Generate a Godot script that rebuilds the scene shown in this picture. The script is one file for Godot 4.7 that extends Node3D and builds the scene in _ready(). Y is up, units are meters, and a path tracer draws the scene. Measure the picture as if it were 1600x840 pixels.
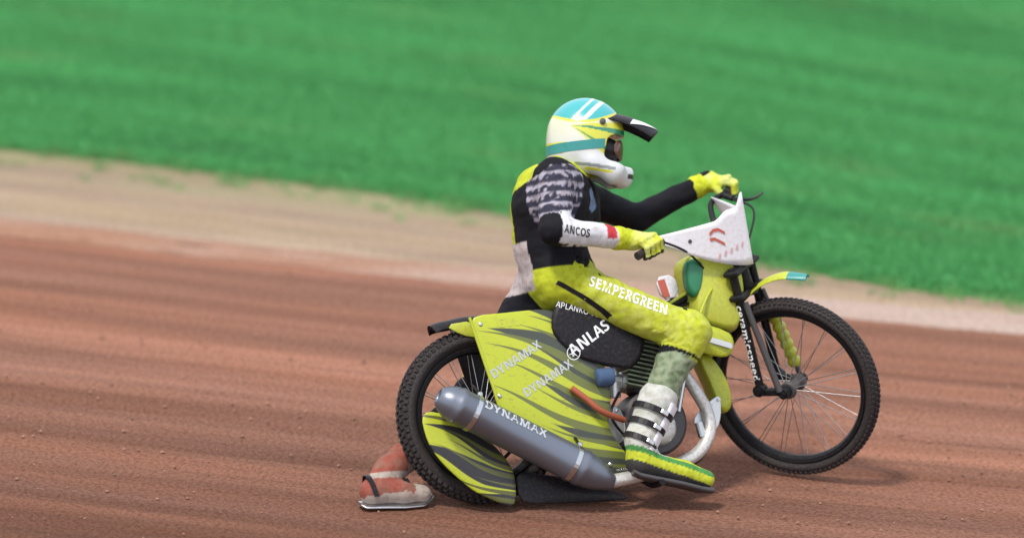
extends Node3D
# A speedway rider on a leaning, counter-steered motorcycle, on a shale track that curves round a grass infield.
# y up, metres. The rear tyre touches the ground at the origin. The motorcycle's own axes: x forward, y up, z to its right.

var fork_frame := Transform3D(Basis(Vector3(0.694876, -0.155468, 0.702123), Vector3(-0.155468, 0.920785, 0.357749), Vector3(-0.702123, -0.357749, 0.615661)), Vector3(1.287, 0.378, 0.040))
var bike_frame := Transform3D(Basis(Vector3(0.933580, 0.000000, -0.358368), Vector3(-0.134247, 0.927184, -0.349725), Vector3(0.332273, 0.374607, 0.865601)), Vector3.ZERO)
var rng := RandomNumberGenerator.new()
var mat := {}


func _ready() -> void:
	# ---------------------------------------------------------------- camera, sky, sun
	var cam := Camera3D.new()
	cam.name = "camera"
	add_child(cam)
	cam.transform = Transform3D(Basis(Vector3(0.999048, 0.042324, -0.010552), Vector3(-0.043619, 0.969372, -0.241692), Vector3(-0.000000, 0.241922, 0.970296)), Vector3(0.05226, 6.18277, 21.09213))
	cam.fov = 5.33190
	cam.near = 0.5
	cam.far = 1500.0
	var lens := CameraAttributesPhysical.new()
	lens.frustum_focal_length = 12.0 / tan(deg_to_rad(5.33190) / 2.0)   # 24 mm high film
	lens.frustum_focus_distance = 22.0
	lens.exposure_aperture = 1.15
	cam.attributes = lens
	var env := Environment.new()
	env.background_mode = Environment.BG_SKY
	var sky_material := ProceduralSkyMaterial.new()
	sky_material.sky_top_color = Color(0.80, 0.83, 0.88)
	sky_material.sky_horizon_color = Color(0.86, 0.87, 0.88)
	sky_material.ground_bottom_color = Color(0.42, 0.36, 0.31)
	sky_material.ground_horizon_color = Color(0.5, 0.48, 0.44)
	sky_material.sky_curve = 0.2
	env.sky = Sky.new()
	env.sky.sky_material = sky_material
	env.tonemap_mode = Environment.TONE_MAPPER_LINEAR
	env.tonemap_exposure = 1.82
	env.sdfgi_enabled = true
	env.ssao_enabled = true
	env.ssil_enabled = true
	var world := WorldEnvironment.new()
	world.name = "world"
	world.environment = env
	add_child(world)
	var sun := DirectionalLight3D.new()
	sun.name = "sun"
	sun.light_energy = 0.6
	sun.light_color = Color(1.0, 0.97, 0.92)
	sun.light_angular_distance = 9.0
	sun.shadow_enabled = true
	add_child(sun)
	sun.look_at_from_position(Vector3.ZERO, Vector3(0.35, -1.0, -0.42), Vector3.UP)

	rng.seed = 77
	make_materials()
	make_ground()
	make_motorcycle()
	make_rider()


# -------------------------------------------------------------------- materials
func lin(r: float, g: float, b: float) -> Color:
	return Color(r, g, b).linear_to_srgb()


func plain(called: String, c: Color, rough := 0.5, metal := 0.0) -> StandardMaterial3D:
	var m := StandardMaterial3D.new()
	m.resource_name = called
	m.albedo_color = c
	m.roughness = rough
	m.metallic = metal
	m.cull_mode = BaseMaterial3D.CULL_DISABLED
	mat[called] = m
	return m


func noise_texture(freq: float, size: int, octaves: int, seed_no: int, stops: Array, normal_strength := 0.0, wide := 1) -> NoiseTexture2D:
	var n := FastNoiseLite.new()
	n.noise_type = FastNoiseLite.TYPE_SIMPLEX_SMOOTH
	n.frequency = freq
	n.fractal_octaves = octaves
	n.seed = seed_no
	var t := NoiseTexture2D.new()
	t.width = size * wide
	t.height = size
	t.seamless = true
	t.noise = n
	if normal_strength > 0.0:
		t.as_normal_map = true
		t.bump_strength = normal_strength
	elif stops:
		var g := Gradient.new()
		var offs := PackedFloat32Array()
		var cols := PackedColorArray()
		for s in stops:
			offs.append(s[0])
			cols.append(s[1])
		g.offsets = offs
		g.colors = cols
		t.color_ramp = g
	return t


# shale dust and splashes, in patches, over a base colour
func dusty(called: String, base: Color, dust: Color, rough: float, metal: float, seed_no: int, amount := 0.62, specular := 0.5) -> StandardMaterial3D:
	var m := plain(called, Color.WHITE, rough, metal)
	m.metallic_specular = specular
	m.albedo_texture = noise_texture(0.05, 512, 6, seed_no, [[0.0, base], [amount - 0.15, base], [minf(amount + 0.15, 0.97), base.lerp(dust, 0.30)], [1.0, base.lerp(dust, 0.7)]])
	m.uv1_triplanar = true
	m.uv1_scale = Vector3(2.2, 2.2, 2.2)
	return m


func make_materials() -> void:
	var fluo := lin(0.42, 0.475, 0.028)
	dusty("fluo", fluo, lin(0.30, 0.24, 0.06), 0.36, 0.0, 306, 0.60)
	dusty("fluo_pale", lin(0.44, 0.48, 0.045), lin(0.32, 0.26, 0.10), 0.40, 0.0, 307, 0.58)
	var dust := lin(0.10, 0.06, 0.045)
	dusty("black_plastic", lin(0.009, 0.0085, 0.012), dust, 0.42, 0.0, 301, 0.60, 0.35)
	dusty("black_metal", lin(0.009, 0.009, 0.011), dust, 0.45, 0.0, 302, 0.66, 0.3)
	dusty("dark_grey", lin(0.055, 0.055, 0.062), dust, 0.5, 0.1, 303, 0.55)
	plain("steel", lin(0.52, 0.53, 0.55), 0.28, 1.0)
	plain("alloy", lin(0.60, 0.60, 0.60), 0.42, 0.85)
	plain("fin_alloy", lin(0.30, 0.36, 0.26), 0.45, 0.55)  # green reflection on the fins is put into their base colour
	dusty("case_alloy", lin(0.60, 0.61, 0.60), lin(0.34, 0.24, 0.18), 0.40, 0.45, 305, 0.5)
	dusty("titanium", lin(0.16, 0.19, 0.25), lin(0.24, 0.17, 0.13), 0.38, 0.7, 304, 0.52)
	dusty("white_plastic", lin(0.72, 0.71, 0.77), lin(0.50, 0.42, 0.38), 0.42, 0.0, 308, 0.60)
	plain("white_print", lin(0.76, 0.78, 0.80), 0.5)
	plain("worn_print", lin(0.42, 0.45, 0.48), 0.6)
	plain("black_print", lin(0.03, 0.03, 0.035), 0.5)
	plain("red_print", lin(0.48, 0.10, 0.07), 0.5)
	plain("pale_red_print", lin(0.62, 0.34, 0.36), 0.5)
	plain("blue_print", lin(0.16, 0.26, 0.48), 0.5)
	plain("green_plastic", lin(0.02, 0.17, 0.08), 0.4)
	plain("teal_plastic", lin(0.03, 0.23, 0.22), 0.35)
	plain("orange_rubber", lin(0.34, 0.085, 0.04), 0.55)
	plain("blue_foam", lin(0.045, 0.085, 0.17), 0.85)
	plain("spoke_steel", lin(0.35, 0.35, 0.36), 0.35, 0.9)
	plain("seat_cover", lin(0.05, 0.05, 0.05), 0.7)
	var rubber := plain("rubber", lin(0.026, 0.024, 0.027), 0.78)
	rubber.normal_enabled = true
	rubber.normal_texture = noise_texture(0.06, 256, 3, 5, [], 3.0)
	rubber.uv1_triplanar = true
	rubber.uv1_scale = Vector3(14, 14, 14)
	# dust of red shale on the tyres, in patches
	rubber.albedo_color = Color.WHITE
	rubber.albedo_texture = noise_texture(0.03, 256, 4, 9, [[0.0, lin(0.010, 0.009, 0.012)], [0.5, lin(0.014, 0.012, 0.014)], [0.72, lin(0.045, 0.030, 0.025)], [1.0, lin(0.12, 0.07, 0.05)]])
	for called in ["suit", "helmet_paint", "leather"]:
		var m := plain(called, Color.WHITE, 0.82 if called != "helmet_paint" else 0.3)
		m.vertex_color_use_as_albedo = true
		if called != "helmet_paint":
			m.normal_enabled = true
			m.normal_texture = noise_texture(0.12, 256, 3, 21, [], 2.2)
			m.normal_scale = 0.25
			m.metallic_specular = 0.3
			m.uv1_triplanar = true
			m.uv1_scale = Vector3(5, 5, 5)
			m.albedo_texture = noise_texture(0.012, 512, 4, 23, [[0.0, Color(0.82, 0.78, 0.74)], [0.35, Color(0.94, 0.92, 0.90)], [0.6, Color(1, 1, 1)], [1.0, Color(1, 1, 1)]])
		else:
			m.clearcoat_enabled = true
			m.clearcoat = 0.6
			m.clearcoat_roughness = 0.15
	# shale: colour in long pale and dark bands along the track (u runs along it), grain from a heightmap
	var shale := plain("shale", Color.WHITE, 0.95)
	shale.vertex_color_use_as_albedo = true
	shale.metallic_specular = 0.15
	shale.albedo_texture = noise_texture(0.16, 2048, 5, 31, [[0.0, Color(0.66, 0.63, 0.62)], [0.35, Color(0.84, 0.82, 0.81)], [0.6, Color(0.93, 0.92, 0.92)], [1.0, Color(1, 1, 1)]])
	shale.heightmap_enabled = true
	shale.heightmap_texture = noise_texture(0.27, 2048, 4, 33, [])
	shale.heightmap_scale = 1.0
	shale.uv1_triplanar = true
	shale.uv1_world_triplanar = true
	shale.uv1_scale = Vector3(0.125, 0.125, 0.125)
	shale.uv1_offset = Vector3(0.5, 0.5, 0.75)
	shale.albedo_texture.seamless = false
	shale.heightmap_texture.seamless = false
	var soil := plain("soil", Color.WHITE, 0.95)
	soil.metallic_specular = 0.15
	soil.vertex_color_use_as_albedo = true
	soil.albedo_texture = noise_texture(0.03, 512, 5, 41, [[0.0, Color(0.7, 0.7, 0.66)], [0.5, Color(0.9, 0.9, 0.88)], [1.0, Color(1, 1, 1)]])
	soil.uv1_triplanar = true
	soil.uv1_world_triplanar = true
	soil.uv1_scale = Vector3(0.7, 0.7, 0.7)
	var blade := plain("grass_blade", Color.WHITE, 0.6)
	blade.metallic_specular = 0.3
	blade.vertex_color_use_as_albedo = true
	blade.backlight_enabled = true
	blade.backlight = lin(0.05, 0.17, 0.06)
	var crumb := plain("shale_crumb", Color.WHITE, 0.95)
	crumb.vertex_color_use_as_albedo = true


# -------------------------------------------------------------------- small mesh kit
func mb() -> SurfaceTool:
	var st := SurfaceTool.new()
	st.begin(Mesh.PRIMITIVE_TRIANGLES)
	return st


func part(parent: Node, called: String, st: SurfaceTool, material: Material, at := Transform3D(), label := "") -> MeshInstance3D:
	st.generate_normals()
	var o := MeshInstance3D.new()
	o.mesh = st.commit()
	o.name = called
	o.material_override = material
	o.transform = at
	if label:
		o.set_meta("label", label)
	parent.add_child(o, true)
	return o


func again(parent: Node, called: String, mesh: Mesh, material: Material, at := Transform3D()) -> MeshInstance3D:
	var o := MeshInstance3D.new()
	o.mesh = mesh
	o.name = called
	o.material_override = material
	o.transform = at
	parent.add_child(o, true)
	return o


# rings of equal length, joined into a skin; the ends are closed with fans
func loft(st: SurfaceTool, rings: Array, smooth := 0, caps := true, loop := false, box := Rect2()) -> void:
	var n: int = rings[0].size()
	var count := rings.size()
	var put := func(p: Vector3) -> void:
		if box.size.x > 0.0:
			st.set_uv(Vector2((p.x - box.position.x) / box.size.x, 1.0 - (p.y - box.position.y) / box.size.y))
		st.add_vertex(p)
	st.set_smooth_group(smooth)
	for i in (count if loop else count - 1):
		var r0: PackedVector3Array = rings[i]
		var r1: PackedVector3Array = rings[(i + 1) % count]
		for j in n:
			var k := (j + 1) % n
			for p in [r0[j], r1[j], r1[k], r0[j], r1[k], r0[k]]:
				put.call(p)
	if caps and not loop:
		st.set_smooth_group(-1)
		for e in 2:
			var r: PackedVector3Array = rings[0] if e == 0 else rings[count - 1]
			var c := Vector3.ZERO
			for p in r:
				c += p / n
			for j in n:
				var k := (j + 1) % n
				for p in ([c, r[j], r[k]] if e == 0 else [c, r[k], r[j]]):
					put.call(p)


func curve(points: Array, steps := 6) -> PackedVector3Array:
	var out := PackedVector3Array()
	var n := points.size()
	for i in n - 1:
		var a: Vector3 = points[maxi(i - 1, 0)]
		var b: Vector3 = points[i]
		var c: Vector3 = points[i + 1]
		var d: Vector3 = points[mini(i + 2, n - 1)]
		for k in steps:
			out.append(b.cubic_interpolate(c, a, d, float(k) / steps))
	out.append(points[n - 1])
	return out


func tube(st: SurfaceTool, points: Array, r0: float, r1 := -1.0, seg := 10, steps := 6) -> void:
	var path: PackedVector3Array = curve(points, steps) if points.size() > 2 else PackedVector3Array(points)
	var rings := []
	var side := Vector3.ZERO
	var n := path.size()
	for i in n:
		var t := (path[mini(i + 1, n - 1)] - path[maxi(i - 1, 0)]).normalized()
		if side == Vector3.ZERO:
			side = t.cross(Vector3.FORWARD if absf(t.z) < 0.8 else Vector3.UP).normalized()
		side = (side - t * side.dot(t)).normalized()
		var other := t.cross(side)
		var f := float(i) / maxf(n - 1, 1)
		var r := r0 if r1 < 0.0 else lerpf(r0, r1, f)
		var ring := PackedVector3Array()
		for j in seg:
			var a := TAU * j / seg
			ring.append(path[i] + (side * cos(a) + other * sin(a)) * r)
		rings.append(ring)
	loft(st, rings)


# turned about the line from a to b; profile of (distance along, radius)
func lathe(st: SurfaceTool, a: Vector3, b: Vector3, profile: Array, seg := 24, smooth := 0) -> void:
	var t := (b - a).normalized()
	var side := t.cross(Vector3.UP if absf(t.y) < 0.9 else Vector3.RIGHT).normalized()
	var other := t.cross(side)
	var rings := []
	for p in profile:
		var ring := PackedVector3Array()
		for j in seg:
			var ang := TAU * j / seg
			ring.append(a + t * p.x + (side * cos(ang) + other * sin(ang)) * maxf(p.y, 0.0004))
		rings.append(ring)
	loft(st, rings, smooth)


# a box with chamfered edges
func block(st: SurfaceTool, size: Vector3, bevel: float, at := Transform3D()) -> void:
	var h := size / 2.0
	var rings := []
	for lev in [[-h.y, bevel], [-h.y + bevel, 0.0], [h.y - bevel, 0.0], [h.y, bevel]]:
		var y: float = lev[0]
		var x: float = h.x - lev[1]
		var z: float = h.z - lev[1]
		var c := bevel
		var ring := PackedVector3Array()
		for p in [Vector2(-x + c, -z), Vector2(x - c, -z), Vector2(x, -z + c), Vector2(x, z - c), Vector2(x - c, z), Vector2(-x + c, z), Vector2(-x, z - c), Vector2(-x, -z + c)]:
			ring.append(at * Vector3(p.x, y, p.y))
		rings.append(ring)
	loft(st, rings, -1)


# a closed outline with its corners rounded, as evenly spaced points
func rounded(outline: Array, times := 2) -> Array:
	var pts: Array = outline
	for k in times:
		var more := []
		for i in pts.size():
			var a: Vector2 = pts[i]
			var b: Vector2 = pts[(i + 1) % pts.size()]
			var cut := minf(0.25, 0.03 / maxf(a.distance_to(b), 0.001)) if k == 0 else 0.25
			more.append(a.lerp(b, cut))
			more.append(a.lerp(b, 1.0 - cut))
		pts = more
	return pts


func middle(pts: Array) -> Vector2:
	var c := Vector2.ZERO
	for p in pts:
		c += p / pts.size()
	return c


# how far p lies from the middle (0) to the outline (1)
func reach(pts: Array, c: Vector2, p: Vector2) -> float:
	var far := c + (p - c).normalized() * 5.0
	for i in pts.size():
		var hit = Geometry2D.segment_intersects_segment(c, far, pts[i], pts[(i + 1) % pts.size()])
		if hit != null:
			return clampf(c.distance_to(p) / maxf(c.distance_to(hit), 0.001), 0.0, 1.0)
	return 1.0


# a moulded panel: the outline in x and y, standing at z, its face swelling by bulge towards side (+1 right, -1 left)
func shield(st: SurfaceTool, pts: Array, z: float, bulge: float, thick: float, side := 1.0, box := Rect2()) -> void:
	var c := middle(pts)
	var rings := []
	for f in [[0.02, -1.0, 0.0], [1.0, -1.0, 0.0], [1.0, -0.3, 0.0], [0.985, 0.0, 0.02], [0.9, 0.0, 0.19], [0.75, 0.0, 0.44], [0.55, 0.0, 0.70], [0.3, 0.0, 0.91], [0.02, 0.0, 1.0]]:
		var ring := PackedVector3Array()
		for p in pts:
			var q: Vector2 = c + (p - c) * f[0]
			ring.append(Vector3(q.x, q.y, z + side * (thick * f[1] + bulge * f[2])))
		rings.append(ring)
	loft(st, rings, 0, true, false, box)


func bounds(pts: Array) -> Rect2:
	var r := Rect2(pts[0], Vector2.ZERO)
	for p in pts:
		r = r.expand(p)
	return r


# lettering laid on a surface: land takes a point on the flat page and gives the point on the thing
func lettering(parent: Node, called: String, words: String, height: float, material: Material, land: Callable, at := Transform3D(), bold := true, wide := 1.0) -> MeshInstance3D:
	var t := TextMesh.new()
	var font := SystemFont.new()
	font.font_names = PackedStringArray(["Droid Sans"])
	font.font_weight = 700 if bold else 400
	t.font = font
	t.text = words
	t.font_size = 32
	t.pixel_size = height / 23.0
	t.depth = 0.0
	t.curve_step = 2.0
	var a := t.get_mesh_arrays()
	var st := mb()
	var vs: PackedVector3Array = a[Mesh.ARRAY_VERTEX]
	var ix: PackedInt32Array = a[Mesh.ARRAY_INDEX]
	for i in range(0, ix.size(), 3):
		var tri := []
		for k in 3:
			tri.append(land.call(Vector2(vs[ix[i + k]].x * wide, vs[ix[i + k]].y)))
		if tri.all(func(p: Vector3) -> bool: return p.is_finite()):
			for p in tri:
				st.add_vertex(p)
	return part(parent, called, st, material, at)


# -------------------------------------------------------------------- smooth bodies from distance fields
class Field:
	var o: Vector3
	var c: float
	var nx: int
	var ny: int
	var nz: int
	var v: PackedFloat32Array

	func _init(lo: Vector3, hi: Vector3, cell: float) -> void:
		o = lo
		c = cell
		nx = int((hi.x - lo.x) / c) + 2
		ny = int((hi.y - lo.y) / c) + 2
		nz = int((hi.z - lo.z) / c) + 2
		v.resize(nx * ny * nz)
		v.fill(9.0)

	func span(lo: Vector3, hi: Vector3) -> Array:
		var a := (lo - o) / c
		var b := (hi - o) / c
		return [clampi(int(a.x), 0, nx - 1), clampi(int(b.x) + 1, 0, nx - 1), clampi(int(a.y), 0, ny - 1), clampi(int(b.y) + 1, 0, ny - 1), clampi(int(a.z), 0, nz - 1), clampi(int(b.z) + 1, 0, nz - 1)]

	func bone(a: Vector3, b: Vector3, ra: float, rb: float, k: float) -> void:
		var m := maxf(ra, rb) + k + 2.5 * c
		var s := span(a.min(b) - Vector3(m, m, m), a.max(b) + Vector3(m, m, m))
		var ab := b - a
		var ll := maxf(ab.length_squared(), 0.000001)
		for z in range(s[4], s[5] + 1):
			for y in range(s[2], s[3] + 1):
				var at := (z * ny + y) * nx
				for x in range(s[0], s[1] + 1):
					var p := o + Vector3(x, y, z) * c
					var t := clampf((p - a).dot(ab) / ll, 0.0, 1.0)
					var d := p.distance_to(a + ab * t) - lerpf(ra, rb, t)
					var f := v[at + x]
					var h := maxf(k - absf(f - d), 0.0) / k
					v[at + x] = minf(f, d) - h * h * k * 0.25

	# an ellipsoid with its axes in the columns of at
	func egg(at: Transform3D, radii: Vector3, k: float, cut := false) -> void:
		var m := maxf(radii.x, maxf(radii.y, radii.z)) + k + 2.5 * c
		var s := span(at.origin - Vector3(m, m, m), at.origin + Vector3(m, m, m))
		var inv := at.affine_inverse()
		for z in range(s[4], s[5] + 1):
			for y in range(s[2], s[3] + 1):
				var row := (z * ny + y) * nx
				for x in range(s[0], s[1] + 1):
					var q := inv * (o + Vector3(x, y, z) * c)
					var k0 := (q / radii).length()
					var k1 := maxf((q / (radii * radii)).length(), 0.0001)
					var d := k0 * (k0 - 1.0) / k1
					var f := v[row + x]
					if cut:
						var h := maxf(k - absf(f + d), 0.0) / k
						v[row + x] = maxf(f, -d) + h * h * k * 0.25
					else:
						var h := maxf(k - absf(f - d), 0.0) / k
						v[row + x] = minf(f, d) - h * h * k * 0.25

	# a rounded box
	func slab(at: Transform3D, half: Vector3, r: float, k: float, cut := false) -> void:
		var m := half.length() + k + 2.5 * c
		var s := span(at.origin - Vector3(m, m, m), at.origin + Vector3(m, m, m))
		var inv := at.affine_inverse()
		var core := half - Vector3(r, r, r)
		for z in range(s[4], s[5] + 1):
			for y in range(s[2], s[3] + 1):
				var row := (z * ny + y) * nx
				for x in range(s[0], s[1] + 1):
					var q := (inv * (o + Vector3(x, y, z) * c)).abs() - core
					var d := q.max(Vector3.ZERO).length() + minf(maxf(q.x, maxf(q.y, q.z)), 0.0) - r
					var f := v[row + x]
					if cut:
						var h := maxf(k - absf(f + d), 0.0) / k
						v[row + x] = maxf(f, -d) + h * h * k * 0.25
					else:
						var h := maxf(k - absf(f - d), 0.0) / k
						v[row + x] = minf(f, d) - h * h * k * 0.25

	func wrinkle(n: FastNoiseLite, amount: float, squeeze := Vector3.ONE) -> void:
		for z in nz:
			for y in ny:
				var row := (z * ny + y) * nx
				for x in nx:
					if absf(v[row + x]) < 0.04:
						v[row + x] += amount * n.get_noise_3dv((o + Vector3(x, y, z) * c) * squeeze)

	# creases across a limb where it bends
	func pleat(at: Vector3, dir: Vector3, wide: float, per_metre: float, amount: float, n: FastNoiseLite) -> void:
		var s := span(at - Vector3.ONE * wide * 1.6, at + Vector3.ONE * wide * 1.6)
		for z in range(s[4], s[5] + 1):
			for y in range(s[2], s[3] + 1):
				var row := (z * ny + y) * nx
				for x in range(s[0], s[1] + 1):
					if absf(v[row + x]) < 0.03:
						var p := o + Vector3(x, y, z) * c
						var w := n.get_noise_3dv(p)
						var wave := sin((p - at).dot(dir) * per_metre * TAU + 5.0 * w)
						v[row + x] += amount * (1.0 - absf(wave)) * (0.5 + 0.8 * w) * exp(-p.distance_squared_to(at) / (wide * wide))

	func value(p: Vector3) -> float:
		var q := (p - o) / c
		var x := clampi(int(q.x), 0, nx - 2)
		var y := clampi(int(q.y), 0, ny - 2)
		var z := clampi(int(q.z), 0, nz - 2)
		var f := Vector3(q.x - x, q.y - y, q.z - z).clamp(Vector3.ZERO, Vector3.ONE)
		var i := (z * ny + y) * nx + x
		var j := i + nx * ny
		var a := lerpf(lerpf(v[i], v[i + 1], f.x), lerpf(v[i + nx], v[i + nx + 1], f.x), f.y)
		var b := lerpf(lerpf(v[j], v[j + 1], f.x), lerpf(v[j + nx], v[j + nx + 1], f.x), f.y)
		return lerpf(a, b, f.z)

	# from outside, along dir, to the skin
	func land(p: Vector3, dir: Vector3, lift := 0.0025, least_z := 0.0) -> Vector3:
		var q := p
		for i in 160:
			var d := value(q)
			if d < lift:
				break
			q += dir * clampf(d * 0.6, 0.001, 0.02)
			if i == 159 or q.z < least_z:
				return Vector3.INF
		return q

	# surface nets; paint gives each vertex its colour
	func skin(st: SurfaceTool, paint: Callable) -> void:
		var at := PackedInt32Array()
		at.resize(v.size())
		at.fill(-1)
		var pts := PackedVector3Array()
		var lay := nx * ny
		var near := c * 2.0
		for z in nz - 1:
			for y in ny - 1:
				var row := (z * ny + y) * nx
				for x in nx - 1:
					var i := row + x
					if absf(v[i]) > near:
						continue
					var e := [v[i], v[i + 1], v[i + nx], v[i + nx + 1], v[i + lay], v[i + lay + 1], v[i + lay + nx], v[i + lay + nx + 1]]
					var inside := 0
					for q in e:
						if q < 0.0:
							inside += 1
					if inside == 0 or inside == 8:
						continue
					var sum := Vector3.ZERO
					var n := 0
					for pair in EDGES:
						var f0: float = e[pair[0]]
						var f1: float = e[pair[1]]
						if (f0 < 0.0) != (f1 < 0.0):
							sum += CORNERS[pair[0]].lerp(CORNERS[pair[1]], f0 / (f0 - f1))
							n += 1
					at[i] = pts.size()
					pts.append(o + (Vector3(x, y, z) + sum / n) * c)
		st.set_smooth_group(0)
		for p in pts:
			st.set_color(paint.call(p))
			st.add_vertex(p)
		for z in range(1, nz - 1):
			for y in range(1, ny - 1):
				var row := (z * ny + y) * nx
				for x in range(1, nx - 1):
					var i := row + x
					if absf(v[i]) > near:
						continue
					var neg := v[i] < 0.0
					for ax in 3:
						var step: int = [1, nx, lay][ax]
						if neg == (v[i + step] < 0.0):
							continue
						var u: int = [nx, lay, 1][ax]
						var w: int = [lay, 1, nx][ax]
						var q := [at[i], at[i - u], at[i - u - w], at[i - w]]
						if q.min() < 0:
							continue
						for k in ([0, 2, 1, 0, 3, 2] if not neg else [0, 1, 2, 0, 2, 3]):
							st.add_index(q[k])

	const EDGES := [[0, 1], [2, 3], [4, 5], [6, 7], [0, 2], [1, 3], [4, 6], [5, 7], [0, 4], [1, 5], [2, 6], [3, 7]]
	const CORNERS := [Vector3(0, 0, 0), Vector3(1, 0, 0), Vector3(0, 1, 0), Vector3(1, 1, 0), Vector3(0, 0, 1), Vector3(1, 0, 1), Vector3(0, 1, 1), Vector3(1, 1, 1)]


# -------------------------------------------------------------------- the track and the infield
const TURN_RADIUS := 35.0


# a point s metres along the inner edge of the track and r metres from the middle of the bend
func bend(s: float, r: float, y := 0.0) -> Vector3:
	var out := Vector3(-0.2103, 0, 0.9776)
	var along := Vector3(0.9776, 0, 0.2103)
	var centre := Vector3(0, 0, -3.57) - out * TURN_RADIUS
	var a := s / TURN_RADIUS
	return centre + (out * cos(a) + along * sin(a)) * r + Vector3(0, y, 0)


# how wide the bare verge between grass and shale is
func verge_width(s: float) -> float:
	return 0.25 + 0.98 * (1.0 - smoothstep(-1.3, 2.2, s)) + 0.03 * sin(s * 1.9)


func strip(called: String, ss: Array, rows: Array, place: Callable, material: Material, tint: Callable) -> MeshInstance3D:
	var st := mb()
	st.set_smooth_group(0)
	for s in ss:
		for t in rows:
			st.set_color(tint.call(s, t))
			st.add_vertex(place.call(s, t))
	var n := rows.size()
	for i in ss.size() - 1:
		for j in n - 1:
			var a := i * n + j
			for k in [a, a + 1, a + n + 1, a, a + n + 1, a + n]:
				st.add_index(k)
	var o := part(self, called, st, material)
	o.set_meta("kind", "structure")
	return o


func steps(spans: Array) -> Array:
	var out := [spans[0][0]]
	for sp in spans:
		var n := maxi(1, int(round((sp[1] - sp[0]) / sp[2])))
		for i in n:
			out.append(lerpf(sp[0], sp[1], (i + 1.0) / n))
	return out


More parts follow.
